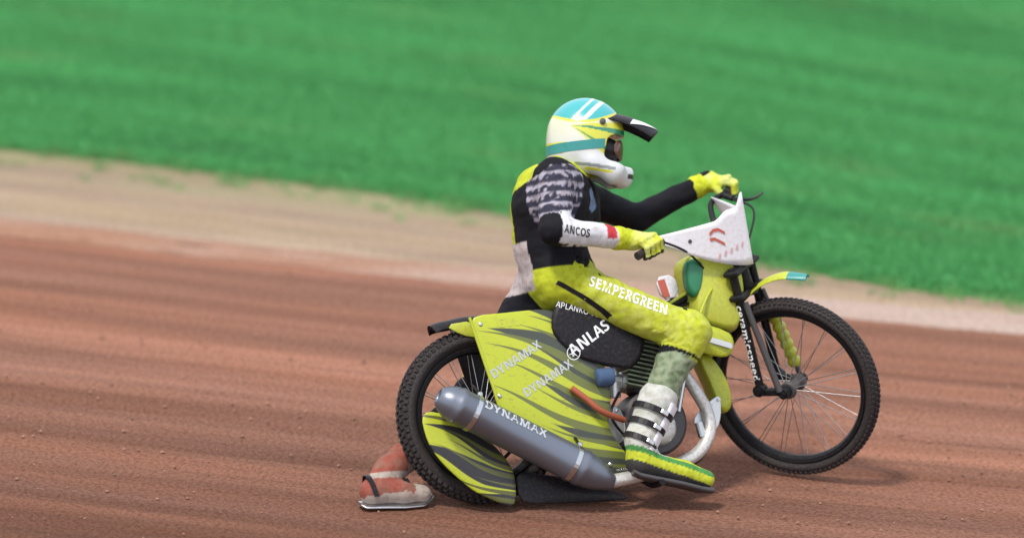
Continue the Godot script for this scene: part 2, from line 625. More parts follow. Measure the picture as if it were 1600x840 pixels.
func make_ground() -> void:
	var long_noise := FastNoiseLite.new()
	long_noise.seed = 3
	long_noise.frequency = 1.0
	long_noise.fractal_octaves = 3
	var patch := FastNoiseLite.new()
	patch.seed = 12
	patch.frequency = 0.9
	patch.fractal_octaves = 4
	# the wide ground under everything
	var base := mb()
	base.set_color(Color(0.20, 0.15, 0.11))
	for p in [Vector3(-700, -0.06, -700), Vector3(700, -0.06, -700), Vector3(700, -0.06, 700), Vector3(-700, -0.06, -700), Vector3(700, -0.06, 700), Vector3(-700, -0.06, 700)]:
		base.add_vertex(p)
	part(self, "ground", base, mat.soil).set_meta("kind", "structure")
	# shale: paler and darker bands run along the track, darker towards its outer side
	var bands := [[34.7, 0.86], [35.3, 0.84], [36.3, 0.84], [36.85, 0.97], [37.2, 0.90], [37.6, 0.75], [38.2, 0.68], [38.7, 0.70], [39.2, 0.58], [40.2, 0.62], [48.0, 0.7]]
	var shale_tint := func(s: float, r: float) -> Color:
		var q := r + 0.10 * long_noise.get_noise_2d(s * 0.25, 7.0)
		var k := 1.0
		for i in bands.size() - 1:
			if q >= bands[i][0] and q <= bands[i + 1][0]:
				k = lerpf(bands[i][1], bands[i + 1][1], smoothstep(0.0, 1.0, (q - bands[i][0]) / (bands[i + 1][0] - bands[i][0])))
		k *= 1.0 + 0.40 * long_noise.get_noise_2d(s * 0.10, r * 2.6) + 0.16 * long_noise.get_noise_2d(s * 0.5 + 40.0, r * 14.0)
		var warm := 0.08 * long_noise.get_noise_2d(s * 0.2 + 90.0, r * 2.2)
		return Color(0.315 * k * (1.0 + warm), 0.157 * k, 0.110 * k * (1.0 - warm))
	var ss := steps([[-34.0, -6.0, 2.0], [-6.0, 6.0, 0.1], [6.0, 34.0, 2.0]])
	var shale_at := func(s: float, r: float) -> Vector3:
		var near := 1.0 if absf(s) < 6.0 and r < 41.0 else 0.0
		var h := near * (0.005 * long_noise.get_noise_2d(s * 0.9, r * 16.0) + 0.006 * long_noise.get_noise_2d(s * 0.35 + 9.0, r * 4.0) + 0.002 * patch.get_noise_2d(s * 9.0, r * 9.0))
		# the grooves that the two tyres have just cut, with a low ridge thrown up on each side
		for cut in [[38.497, -1.45, 0.055], [37.70, 0.98, 0.032]]:
			var off: float = absf(r - cut[0] - 0.03 * long_noise.get_noise_2d(s * 0.6, 4.0)) / cut[2]
			var gone := smoothstep(cut[1] + 0.04, cut[1] - 0.10, s)
			if off < 2.2:
				h += gone * (-0.012 * maxf(0.0, 1.0 - off * off) + 0.007 * exp(-pow((off - 1.35) * 3.0, 2.0))) * (1.0 + 0.7 * patch.get_noise_2d(s * 7.0, r * 7.0))
		return bend(s, r, h - 0.006)
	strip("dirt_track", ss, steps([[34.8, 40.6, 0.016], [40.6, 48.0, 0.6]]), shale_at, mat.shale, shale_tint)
	# the bare verge, a little proud of the shale
	var verge_at := func(s: float, t: float) -> Vector3:
		var wob := 0.035 * long_noise.get_noise_2d(s * 2.3, 3.0)
		var r := lerpf(TURN_RADIUS + 0.02 + wob, TURN_RADIUS - verge_width(s) - 0.5, t)
		return bend(s, r, 0.004 + 0.014 * smoothstep(0.0, 0.12, t) + 0.004 * patch.get_noise_2d(s * 4.0, r * 4.0))
	var verge_tint := func(s: float, t: float) -> Color:
		var p := patch.get_noise_2d(s * 0.5, t * 6.0)
		var n := long_noise.get_noise_2d(s * 0.22, t * 5.0)
		var c := Color(0.40, 0.31, 0.21).lerp(Color(0.34, 0.26, 0.20), clampf(0.5 + n, 0.0, 1.0))
		c = c.lerp(Color(0.47, 0.38, 0.32), smoothstep(0.15, 0.0, t - 0.04 * p) * 0.4)
		c = c.lerp(Color(0.25, 0.28, 0.14), smoothstep(0.45, 0.75, t + 0.25 * p) * 0.6)
		return c * (1.0 + 0.25 * p)
	strip("verge", ss, steps([[0.0, 1.0, 0.02]]), verge_at, mat.shale, verge_tint)
	# the worn pale line along the edge of the shale
	var line_at := func(s: float, t: float) -> Vector3:
		var r := lerpf(TURN_RADIUS + 0.19, TURN_RADIUS - 0.03, t) + 0.03 * long_noise.get_noise_2d(s * (1.4 + t), t * 4.0)
		return bend(s, r, lerpf(-0.006, 0.021, smoothstep(0.0, 0.8, t)))
	var line_tint := func(s: float, t: float) -> Color:
		var n := long_noise.get_noise_2d(s * 0.7, 20.0 + t * 2.0)
		var pale := smoothstep(-2.0, 2.5, s)
		return Color(0.37, 0.215, 0.15).lerp(Color(0.48, 0.38, 0.33), clampf(pale + 0.6 * n, 0.0, 1.0))
	strip("edge_line", ss, steps([[0.0, 1.0, 0.125]]), line_at, mat.shale, line_tint)
	# the infield soil under the grass
	var field_at := func(s: float, t: float) -> Vector3:
		var r := lerpf(TURN_RADIUS - verge_width(s) - 0.05, 0.5, t * t)
		return bend(s, r, 0.022 - 0.004 * t)
	var field_tint := func(s: float, t: float) -> Color:
		var n := long_noise.get_noise_2d(s * 0.3, t * 60.0)
		return Color(0.065, 0.23, 0.078) * (1.0 + 0.3 * n)
	strip("infield", ss, steps([[0.0, 0.6, 0.01], [0.6, 1.0, 0.05]]), field_at, mat.soil, field_tint)
	make_grass(long_noise)
	make_crumbs(long_noise)


func make_grass(n: FastNoiseLite) -> void:
	var st := mb()
	for i in 16:
		var at := Vector3(rng.randf_range(-0.035, 0.035), 0, rng.randf_range(-0.035, 0.035))
		var turn := rng.randf() * TAU
		var across := Vector3(cos(turn), 0, sin(turn))
		var lean := Vector3(rng.randf_range(-1, 1), 0, rng.randf_range(-1, 1)) * 0.018
		var h := rng.randf_range(0.024, 0.05)
		var w := rng.randf_range(0.0016, 0.0028)
		var tone := rng.randf_range(0.8, 1.2)
		var a := at - across * w
		var b := at + across * w
		var c := at + lean * 0.4 + Vector3(0, h * 0.6, 0)
		var tip := at + lean * 1.3 + Vector3(0, h, 0)
		st.set_smooth_group(-1)
		st.set_color(Color(tone, tone, tone))
		for p in [a, b, c + across * w * 0.8, a, c + across * w * 0.8, c - across * w * 0.8, c - across * w * 0.8, c + across * w * 0.8, tip]:
			st.add_vertex(p)
	st.generate_normals()
	var buf := PackedFloat32Array()
	var count := 0
	for i in 150000:
		var s := rng.randf_range(-5.2, 5.2)
		var d := rng.randf_range(-0.55, 7.6)   # metres into the grass from its edge
		var keep := 1.0
		var ragged := 0.16 * n.get_noise_2d(s * 2.6, 55.0)
		if d < 0.10 + ragged * 0.6:
			keep = 0.16 * exp((d - 0.10 - ragged * 0.6) * 9.0)
		if rng.randf() > keep:
			continue
		var p := bend(s, TURN_RADIUS - verge_width(s) - d, 0.016)
		var t := rng.randf() * TAU
		var k := rng.randf_range(0.75, 1.3)
		var hy := k * rng.randf_range(0.8, 1.15)
		buf.append_array([cos(t) * k, 0, sin(t) * k, p.x, 0, hy, 0, p.y, -sin(t) * k, 0, cos(t) * k, p.z])
		var m := 1.0 + 0.30 * n.get_noise_2d(s * 0.22, d * 2.6) + 0.26 * n.get_noise_2d(s * 0.10, d * 7.0 + 30.0) + rng.randf_range(-0.12, 0.12)
		var dry := clampf(n.get_noise_2d(s * 0.4 + 70.0, d * 2.0) * 0.8 - 0.25, 0.0, 0.4) + (0.35 if keep < 0.17 else 0.0)
		var g := Color(0.102, 0.375, 0.130).lerp(Color(0.26, 0.30, 0.12), dry) * m
		buf.append_array([g.r, g.g, g.b, 1.0])
		count += 1
	var mm := MultiMesh.new()
	mm.transform_format = MultiMesh.TRANSFORM_3D
	mm.use_colors = true
	mm.mesh = st.commit()
	mm.instance_count = count
	mm.buffer = buf
	var o := MultiMeshInstance3D.new()
	o.name = "grass"
	o.multimesh = mm
	o.material_override = mat.grass_blade
	o.set_meta("kind", "stuff")
	o.set_meta("label", "short green grass covering the infield beyond the track")
	o.set_meta("category", "grass")
	add_child(o)


func make_crumbs(n: FastNoiseLite) -> void:
	var st := mb()
	var rings := []
	for y in [[-0.8, 0.55], [-0.2, 1.0], [0.45, 0.8], [0.9, 0.3]]:
		var ring := PackedVector3Array()
		for j in 6:
			var a := TAU * j / 6.0
			var r: float = y[1] * rng.randf_range(0.75, 1.15)
			ring.append(Vector3(cos(a) * r, y[0] * rng.randf_range(0.85, 1.1), sin(a) * r))
		rings.append(ring)
	loft(st, rings, -1)
	st.generate_normals()
	var buf := PackedFloat32Array()
	var count := 0
	for i in 15000:
		var s := rng.randf_range(-4.5, 4.5)
		var r := rng.randf_range(34.2, 40.2)
		if rng.randf() > 0.5 + 0.9 * n.get_noise_2d(s * 0.2, r * 3.0):
			continue
		var size := 0.0016 + 0.007 * pow(rng.randf(), 5.0)
		var p := bend(s, r, size * 0.3)
		if r < 35.0:
			if r < 35.0 - verge_width(s):
				continue
			p.y += 0.016
		var t := rng.randf() * TAU
		buf.append_array([cos(t) * size, 0, sin(t) * size, p.x, 0, size * 0.7, 0, p.y, -sin(t) * size, 0, cos(t) * size, p.z])
		var k := rng.randf_range(0.6, 1.15)
		var g := Color(0.29, 0.15, 0.105) * k
		buf.append_array([g.r, g.g, g.b, 1.0])
		count += 1
	var mm := MultiMesh.new()
	mm.transform_format = MultiMesh.TRANSFORM_3D
	mm.use_colors = true
	mm.mesh = st.commit()
	mm.instance_count = count
	mm.buffer = buf
	var o := MultiMeshInstance3D.new()
	o.name = "shale_crumbs"
	o.multimesh = mm
	o.material_override = mat.shale_crumb
	o.set_meta("kind", "stuff")
	o.set_meta("label", "loose crumbs of red shale scattered over the track")
	o.set_meta("category", "gravel")
	add_child(o)


# -------------------------------------------------------------------- the motorcycle
# an outline in x and y swelling to both sides of the plane z
func pillow(st: SurfaceTool, pts: Array, z: float, half: float, soft := 0.3) -> void:
	var c := middle(pts)
	var rings := []
	for f in [[-1.0, 0.02, 0.0], [-1.0, 1.0, 1.0], [-0.92, 1.0, 0.55], [-0.72, 1.0, 0.18], [-0.4, 1.0, 0.0], [0.4, 1.0, 0.0], [0.72, 1.0, 0.18], [0.92, 1.0, 0.55], [1.0, 1.0, 1.0], [1.0, 0.02, 0.0]]:
		var ring := PackedVector3Array()
		for p in pts:
			var q: Vector2 = c + (p - c) * (f[1] - soft * f[2])
			ring.append(Vector3(q.x, q.y, z + half * f[0]))
		rings.append(ring)
	loft(st, rings)


# fluorescent yellow with black slashes that taper towards the back
func graphics(called: String, w: int, h: int, rows: float, slope: float, from_dark: float, to_dark: float, seed_no: int, ground_color: Color, ink: Color) -> StandardMaterial3D:
	var n := FastNoiseLite.new()
	n.seed = seed_no
	n.frequency = 1.0
	n.fractal_octaves = 3
	var im := Image.create(w, h, false, Image.FORMAT_RGB8)
	for y in h:
		for x in w:
			var u := float(x) / w
			var v := float(y) / h
			var c := ground_color
			for deck in [[rows, 0.0, 1.0], [rows * 2.6, 50.0, 0.75]]:
				var t: float = (v - slope * u + 0.05 * sin(u * 3.0 + v * 4.0)) * deck[0]
				var lane := floorf(t)
				var f := t - lane
				var start := 0.5 + 0.9 * n.get_noise_2d(lane * 7.3 + deck[1], 1.0)
				var fill: float = clampf((u - start * 0.9 + from_dark) * to_dark * 1.6, 0.0, 0.9) * deck[2]
				var mid := 0.5 + 0.2 * n.get_noise_2d(lane * 3.1, 9.0 + deck[1])
				c = c.lerp(ink if deck[1] == 0.0 else ink.lerp(ground_color, 0.35), smoothstep(fill * 0.5, fill * 0.5 - 0.04, absf(f - mid)))
			var scuff := 0.5 + 0.5 * n.get_noise_2d(u * 14.0, v * 40.0)
			im.set_pixel(x, y, c.lerp(Color(0.45, 0.36, 0.30), 0.35 * smoothstep(0.60, 0.95, scuff)))
	var m := plain(called, Color.WHITE, 0.4)
	m.albedo_texture = ImageTexture.create_from_image(im)
	m.texture_repeat = false
	return m


func ring_about_z(r: float, z: float, n: int) -> PackedVector3Array:
	var out := PackedVector3Array()
	for j in n:
		var a := TAU * j / n
		out.append(Vector3(cos(a) * r, sin(a) * r, z))
	return out


# a spoked wheel standing in its own xy plane: tyre (with tread), rim, hub, spokes
func make_wheel(parent: Node, called: String, at: Transform3D, r: float, width: float, tread: float) -> Node3D:
	var wheel := Node3D.new()
	wheel.name = called
	wheel.transform = at
	parent.add_child(wheel, true)
	var hw := width / 2.0
	var st := mb()
	var depth := hw * 1.55
	var rings := []
	for k in 15:
		var a := PI * 2.0 * k / 15.0
		rings.append(ring_about_z(r - tread - depth * 0.5 + cos(a) * depth * 0.5, sin(a) * hw * (1.0 if cos(a) > -0.4 else 0.7), 72))
	loft(st, rings, 0, false, true)
	var knobs := int(TAU * r / (0.028 if tread > 0.006 else 0.022))
	for i in knobs:
		for row in [-2, -1, 0, 1, 2]:
			var a := TAU * (i + (0.5 if row % 2 else 0.0)) / knobs
			var z: float = row * hw * 0.40
			var bend_in: float = absf(row) * absf(row) * hw * 0.075
			var basis := Basis(Vector3(cos(a), sin(a), 0), Vector3(-sin(a), cos(a), 0), Vector3(0, 0, 1))
			block(st, Vector3(tread * 1.7, 0.017 if tread > 0.006 else 0.014, hw * 0.30), 0.0015, Transform3D(basis, basis.x * (r - tread * 0.85 - bend_in) + Vector3(0, 0, z)))
	part(wheel, "tyre", st, mat.rubber)
	var rr := r - tread - depth - 0.002
	st = mb()
	rings = []
	for p in [[rr + 0.014, hw * 0.62], [rr + 0.010, hw * 0.72], [rr - 0.004, hw * 0.60], [rr - 0.012, hw * 0.2], [rr - 0.012, -hw * 0.2], [rr - 0.004, -hw * 0.60], [rr + 0.010, -hw * 0.72], [rr + 0.014, -hw * 0.62]]:
		rings.append(ring_about_z(p[0], p[1], 72))
	loft(st, rings, -1, false, true)
	part(wheel, "rim", st, mat.black_metal)
	st = mb()
	lathe(st, Vector3(0, 0, -0.062), Vector3(0, 0, 0.062), [Vector2(0, 0.010), Vector2(0, 0.030), Vector2(0.006, 0.034), Vector2(0.016, 0.034), Vector2(0.022, 0.021), Vector2(0.102, 0.021), Vector2(0.108, 0.034), Vector2(0.118, 0.034), Vector2(0.124, 0.030), Vector2(0.124, 0.010)], 24, -1)
	part(wheel, "hub", st, mat.dark_grey)
	st = mb()
	var span := rr - 0.012
	tube(st, [Vector3(0, 0.031, 0.046), Vector3(span * sin(0.11), span * cos(0.11), 0.006)], 0.0017, -1.0, 6)
	st.generate_normals()
	var right := st.commit()
	st = mb()
	tube(st, [Vector3(0, 0.031, -0.046), Vector3(-span * sin(0.11), span * cos(0.11), -0.006)], 0.0017, -1.0, 6)
	st.generate_normals()
	var left := st.commit()
	for i in 36:
		again(wheel, "spoke", right if i % 2 else left, mat.spoke_steel, Transform3D(Basis(Vector3(0, 0, 1), TAU * i / 36.0), Vector3.ZERO))
	return wheel


func make_motorcycle() -> void:
	var fluo_srgb := lin(0.42, 0.475, 0.028)
	graphics("panel_graphics", 512, 420, 5.0, 0.30, 0.30, 0.9, 4, fluo_srgb, lin(0.050, 0.058, 0.048))
	graphics("deflector_graphics", 320, 320, 4.0, 0.36, 0.45, 0.7, 8, fluo_srgb, lin(0.025, 0.025, 0.03))
	var bike := Node3D.new()
	bike.name = "speedway_motorcycle"
	bike.transform = bike_frame
	bike.set_meta("label", "fluorescent yellow and black speedway motorcycle leaning over on the shale track")
	bike.set_meta("category", "motorcycle")
	add_child(bike)
	var head := fork_frame * Vector3(-0.172, 0.48, 0)
	var head_low := fork_frame * Vector3(-0.152, 0.40, 0)

	# wheels
	make_wheel(bike, "rear_wheel", Transform3D(Basis(), Vector3(0, 0.336, 0)), 0.336, 0.098, 0.009)
	make_wheel(bike, "front_wheel", fork_frame, 0.36, 0.074, 0.005)

	# frame
	var st := mb()
	tube(st, [head, Vector3(0.86, 0.735, 0), Vector3(0.62, 0.675, 0), Vector3(0.42, 0.66, 0), Vector3(0.30, 0.655, 0)], 0.021)
	tube(st, [head_low, Vector3(1.00, 0.52, 0.0), Vector3(0.955, 0.26, 0), Vector3(0.90, 0.15, 0), Vector3(0.80, 0.105, 0), Vector3(0.48, 0.115, 0), Vector3(0.34, 0.17, 0), Vector3(0.31, 0.28, 0), Vector3(0.33, 0.66, 0)], 0.017)
	for s in [-1, 1]:
		tube(st, [Vector3(0.33, 0.21, s * 0.03), Vector3(0.24, 0.24, s * 0.075), Vector3(0, 0.336, s * 0.086)], 0.012)
		tube(st, [Vector3(0.34, 0.64, s * 0.03), Vector3(0.24, 0.58, s * 0.075), Vector3(0, 0.345, s * 0.086)], 0.011)
		tube(st, [Vector3(0.34, 0.64, s * 0.03), Vector3(0.16, 0.70, s * 0.05), Vector3(0.02, 0.70, s * 0.05)], 0.010)
	part(bike, "frame", st, mat.black_metal)
	st = mb()
	lathe(st, fork_frame * Vector3(-0.146, 0.370, 0), fork_frame * Vector3(-0.176, 0.500, 0), [Vector2(0, 0.02), Vector2(0, 0.034), Vector2(0.01, 0.034), Vector2(0.014, 0.028), Vector2(0.12, 0.028), Vector2(0.124, 0.034), Vector2(0.134, 0.034), Vector2(0.134, 0.02)], 20, -1)
	part(bike, "steering_head", st, mat.black_metal)

	# fork, built in the fork's own axes
	for s in [-1, 1]:
		st = mb()
		tube(st, [Vector3(-0.171, 0.500, s * 0.088), Vector3(-0.100, 0.015, s * 0.088)], 0.018, 0.0165, 16)
		var leg := part(bike, "fork_leg", st, mat.black_metal, fork_frame)
		if s == 1:
			var a := Vector3(-0.159, 0.415, 0.088)
			var dir := (Vector3(-0.100, 0.015, 0.088) - a).normalized()
			var across := Vector3(-dir.y, dir.x, 0).normalized()
			lettering(leg, "fork_lettering", "ceramicspeed", 0.025, mat.white_print, func(q: Vector2) -> Vector3:
				var ang := q.y / 0.018
				return a + dir * (q.x + 0.212) + across * sin(ang) * 0.0187 + Vector3(0, 0, cos(ang) * 0.0187), Transform3D(), true, 1.34)
		st = mb()
		block(st, Vector3(0.135, 0.030, 0.022), 0.006, Transform3D(Basis(Vector3(0, 0, 1), 0.05), Vector3(-0.048, 0.004, s * 0.088)))
		lathe(st, Vector3(-0.1, 0.012, s * 0.072), Vector3(-0.1, 0.012, s * 0.112), [Vector2(0, 0.004), Vector2(0, 0.024), Vector2(0.04 * 1.0, 0.024), Vector2(0.04, 0.014), Vector2(0.05, 0.012), Vector2(0.05, 0.002)], 16, -1)
		lathe(st, Vector3(0, 0, s * 0.060), Vector3(0, 0, s * 0.115), [Vector2(0, 0.004), Vector2(0, 0.020), Vector2(0.045, 0.020), Vector2(0.045, 0.013), Vector2(0.056, 0.011), Vector2(0.056, 0.002)], 16, -1)
		part(bike, "fork_link", st, mat.black_metal, fork_frame)
		st = mb()
		tube(st, [Vector3(-0.128, 0.365, s * 0.088), Vector3(-0.012, 0.012, s * 0.106)], 0.013 if s == 1 else 0.010, -1.0, 14)
		part(bike, "damper", st, mat.dark_grey, fork_frame)
	st = mb()
	var bellows := []
	for i in 43:
		bellows.append(Vector2(0.0062 * i, 0.020 + 0.007 * absf(sin(i * PI / 6.0))))
	lathe(st, Vector3(-0.105, 0.297, -0.090), Vector3(-0.022, 0.045, -0.104), bellows, 18)
	part(bike, "fork_gaiter", st, mat.fluo, fork_frame, "bright yellow ribbed rubber gaiter")
	for y in [0.385, 0.482]:
		st = mb()
		block(st, Vector3(0.062, 0.026, 0.235), 0.008, Transform3D(Basis(Vector3(0, 0, 1), 0.16), Vector3(-0.098 - y * 0.146, y, 0)))
		part(bike, "fork_yoke", st, mat.black_metal, fork_frame)

	# handlebar
	st = mb()
	tube(st, [Vector3(-0.385, 0.665, 0.46), Vector3(-0.352, 0.678, 0.33), Vector3(-0.378, 0.660, 0.24), Vector3(-0.300, 0.620, 0.085), Vector3(-0.245, 0.612, 0), Vector3(-0.300, 0.620, -0.085), Vector3(-0.378, 0.660, -0.24), Vector3(-0.352, 0.678, -0.33), Vector3(-0.385, 0.665, -0.46)], 0.0115, -1.0, 12)
	var bar := part(bike, "handlebar", st, mat.black_metal, fork_frame)
	st = mb()
	for s in [-1, 1]:
		tube(st, [Vector3(-0.178, 0.490, s * 0.03), Vector3(-0.215, 0.545, s * 0.035), Vector3(-0.248, 0.612, s * 0.03)], 0.011)
	block(st, Vector3(0.034, 0.034, 0.09), 0.006, Transform3D(Basis(Vector3(0, 0, 1), 0.3), Vector3(-0.248, 0.612, 0)))
	part(bar, "handlebar_stem", st, mat.black_metal)
	for s in [-1, 1]:
		st = mb()
		tube(st, [Vector3(-0.345, 0.679, s * 0.320), Vector3(-0.387, 0.664, s * 0.465)], 0.0165, -1.0, 14)
		part(bar, "grip", st, mat.rubber)
	st = mb()
	tube(st, [Vector3(-0.315, 0.668, -0.285), Vector3(-0.262, 0.655, -0.315), Vector3(-0.255, 0.640, -0.40), Vector3(-0.270, 0.628, -0.50)], 0.008, 0.005, 8)
	tube(st, [Vector3(-0.345, 0.678, -0.292), Vector3(-0.305, 0.668, -0.288)], 0.013, -1.0, 8)
	part(bar, "clutch_lever", st, mat.black_metal)
	for path in [[Vector3(-0.30, 0.665, -0.28), Vector3(-0.20, 0.64, -0.24), Vector3(-0.18, 0.55, -0.12), Vector3(-0.21, 0.42, -0.03)], [Vector3(-0.345, 0.670, 0.30), Vector3(-0.30, 0.60, 0.20), Vector3(-0.27, 0.50, 0.12), Vector3(-0.29, 0.38, 0.05)]]:
		st = mb()
		tube(st, path, 0.0045, -1.0, 8)
		part(bike, "cable", st, mat.black_plastic, fork_frame)

	# white plate wrapped round the front of the handlebar
	var plate_x := func(z: float) -> float: return -0.122 - 0.246 * pow(absf(z) / 0.26, 1.25)
	var plate_low := func(z: float) -> float: return 0.495 + 0.150 * pow(absf(z) / 0.26, 1.7)
	var plate_top := func(z: float) -> float:
		var a := absf(z)
		return 0.705 - 0.018 * a / 0.2 + 0.030 * smoothstep(0.105, 0.060, a) + 0.050 * smoothstep(0.030, 0.004, a)
	st = mb()
	var rings := []
	for i in 61:
		var z := lerpf(0.26, -0.26, i / 60.0)
		var x: float = plate_x.call(z)
		var y0: float = plate_low.call(z)
		var y1: float = plate_top.call(z)
		var ring := PackedVector3Array()
		for k in 9:
			var t := k / 8.0
			ring.append(Vector3(x - 0.020 * (t - 0.3), lerpf(y0, y1, t), z))
		for k in 9:
			var t := 1.0 - k / 8.0
			ring.append(Vector3(x - 0.020 * (t - 0.3) - 0.004, lerpf(y0, y1, t), z - 0.001 * signf(z)))
		rings.append(ring)
	loft(st, rings)
	var plate := part(bike, "front_plate", st, mat.white_plastic, fork_frame, "white plastic plate with a small red mark")
	var on_plate := func(z: float, y: float) -> Vector3:
		var x: float = plate_x.call(z)
		var y0: float = plate_low.call(z)
		var y1: float = plate_top.call(z)
		var t := (y - y0) / (y1 - y0)
		return Vector3(x - 0.020 * (t - 0.3) + 0.0022, y, z + 0.0016 * signf(z))
	st = mb()   # two bent strokes
	for stroke in [[Vector2(0.128, 0.650), Vector2(0.114, 0.664), Vector2(0.098, 0.662), Vector2(0.082, 0.644)], [Vector2(0.130, 0.630), Vector2(0.116, 0.630), Vector2(0.102, 0.616), Vector2(0.088, 0.600)]]:
		for i in stroke.size() - 1:
			var a: Vector2 = stroke[i]
			var b: Vector2 = stroke[i + 1]
			var w := Vector2(0.0, 0.0062)
			for p in [a - w, b - w, b + w, a - w, b + w, a + w]:
				st.add_vertex(on_plate.call(p.x, p.y))
	part(plate, "red_mark", st, mat.red_print)
	for k in 5:   # faint pink print, not readable
		st = mb()
		var z0 := 0.118 - 0.020 * k
		var y0 := 0.548 + 0.006 * k
		for p in [Vector2(z0, y0), Vector2(z0 - 0.006, y0 + 0.002), Vector2(z0 - 0.012, y0 + 0.022), Vector2(z0, y0), Vector2(z0 - 0.012, y0 + 0.022), Vector2(z0 - 0.006, y0 + 0.020)]:
			st.add_vertex(on_plate.call(p.x, p.y))
		part(plate, "pink_stroke", st, mat.pale_red_print)
	st = mb()
	lathe(st, on_plate.call(0.185, 0.640) - Vector3(0.004, 0, 0), on_plate.call(0.185, 0.640) + Vector3(0.004, 0, 0.004), [Vector2(0, 0.001), Vector2(0, 0.008), Vector2(0.005, 0.007), Vector2(0.006, 0.001)], 12, -1)
	part(plate, "plate_bolt", st, mat.dark_grey)

	# front mudguard
	var guard := curve([Vector3(-0.150, 0.372, 0), Vector3(-0.085, 0.430, 0), Vector3(-0.005, 0.462, 0), Vector3(0.060, 0.463, 0), Vector3(0.105, 0.457, 0)], 6)
	for half in 2:
		st = mb()
		rings = []
		for i in (range(0, 16) if half == 0 else range(15, 25)):
			var f: float = i / 24.0
			var w := lerpf(0.046, 0.022, f * f)
			var ring := PackedVector3Array()
			for k in 9:
				var t := -1.0 + k / 4.0
				ring.append(guard[i] + Vector3(0, -0.016 * t * t, w * t))
			for k in 9:
				var t := 1.0 - k / 4.0
				ring.append(guard[i] + Vector3(0, -0.016 * t * t - 0.003, w * t * 0.98))
			rings.append(ring)
		loft(st, rings)
		part(bike, "front_mudguard" if half == 0 else "mudguard_tip", st, mat.fluo if half == 0 else mat.teal_plastic, fork_frame)
	st = mb()
	tube(st, [Vector3(-0.150, 0.40, 0.02), Vector3(-0.10, 0.418, 0.02)], 0.006)
	tube(st, [Vector3(-0.150, 0.40, -0.02), Vector3(-0.10, 0.418, -0.02)], 0.006)
	part(bike, "mudguard_bracket", st, mat.black_metal, fork_frame)

	# tank and cowls
	var tank := rounded([Vector2(0.865, 0.901), Vector2(0.984, 0.921), Vector2(1.098, 0.875), Vector2(1.103, 0.719), Vector2(1.057, 0.582), Vector2(0.871, 0.646), Vector2(0.892, 0.755)])
	st = mb()
	pillow(st, tank, 0.01, 0.105, 0.16)
	var tank_part := part(bike, "fuel_tank", st, mat.fluo_pale)
	st = mb()
	pillow(st, rounded([Vector2(0.857, 0.876), Vector2(0.907, 0.893), Vector2(0.936, 0.867), Vector2(0.915, 0.761), Vector2(0.882, 0.730), Vector2(0.853, 0.781)]), 0.088, 0.032, 0.3)
	part(tank_part, "tank_inlay", st, mat.green_plastic, Transform3D(), "dark green inlay near the back of the tank")
	st = mb()
	lathe(st, Vector3(1.013, 0.896, 0.000), Vector3(1.013, 0.896, 0.000) + Vector3(0.01, 0.05, 0), [Vector2(0, 0.034), Vector2(0.026, 0.034), Vector2(0.030, 0.030), Vector2(0.030, 0.002)], 20, -1)
	part(tank_part, "filler_cap", st, mat.black_plastic)
	st = mb()
	pillow(st, rounded([Vector2(1.055, 0.866), Vector2(1.091, 0.844), Vector2(1.113, 0.718), Vector2(1.065, 0.645), Vector2(1.064, 0.740)]), 0.02, 0.07, 0.2)
	part(bike, "head_cowl", st, mat.black_plastic)
	for s in [-1, 1]:
		st = mb()
		shield(st, rounded([Vector2(0.701, 0.710), Vector2(0.849, 0.653), Vector2(1.034, 0.589), Vector2(1.014, 0.490), Vector2(0.894, 0.516), Vector2(0.717, 0.604)]), 0.115 * s, 0.018, 0.012, s)
		var cowl := part(bike, "tank_cowl", st, mat.fluo)
		if s == 1:
			st = mb()
			shield(st, [Vector2(0.764, 0.629), Vector2(1.011, 0.547), Vector2(1.009, 0.525), Vector2(0.757, 0.610)], 0.136, 0.001, 0.004, 1.0)
			part(cowl, "cowl_stripe", st, mat.alloy)
	st = mb()
	pillow(st, rounded([Vector2(0.877, 0.655), Vector2(1.037, 0.598), Vector2(1.041, 0.557), Vector2(0.867, 0.611)]), 0.0, 0.09, 0.1)
	part(bike, "tank_mount", st, mat.black_plastic)
	st = mb()
	pillow(st, rounded([Vector2(0.888, 0.525), Vector2(0.947, 0.530), Vector2(1.016, 0.421), Vector2(1.030, 0.301), Vector2(0.970, 0.284), Vector2(0.939, 0.400)]), 0.005, 0.05, 0.2)
	part(bike, "down_tube_guard", st, mat.fluo)
	st = mb()
	shield(st, rounded([Vector2(0.757, 0.830), Vector2(0.838, 0.841), Vector2(0.856, 0.755), Vector2(0.780, 0.739)], 1), 0.03, 0.002, 0.012)
	var box := part(bike, "timing_transponder", st, mat.white_plastic)
	st = mb()
	shield(st, [Vector2(0.765, 0.818), Vector2(0.795, 0.822), Vector2(0.812, 0.754), Vector2(0.782, 0.748)], 0.0345, 0.0004, 0.001)
	part(box, "red_label", st, mat.red_print)
	st = mb()
	tube(st, [Vector3(0.823, 0.747, 0.020), Vector3(0.843, 0.709, 0.000)], 0.008)
	part(box, "transponder_bracket", st, mat.black_metal)
	st = mb()
	tube(st, [Vector3(0.977, 0.781, 0.100), Vector3(0.930, 0.738, 0.125), Vector3(0.861, 0.628, 0.150), Vector3(0.795, 0.497, 0.150), Vector3(0.770, 0.426, 0.140), Vector3(0.767, 0.349, 0.120)], 0.0055, -1.0, 8)
	part(bike, "fuel_line", st, mat.fluo)
	st = mb()
	tube(st, [Vector3(0.772, 0.707, 0.040), Vector3(0.812, 0.732, 0.060), Vector3(0.872, 0.761, 0.050)], 0.006, -1.0, 8)
	part(bike, "breather_hose", st, mat.fluo_pale)

	# seat and rear mudguard
	st = mb()
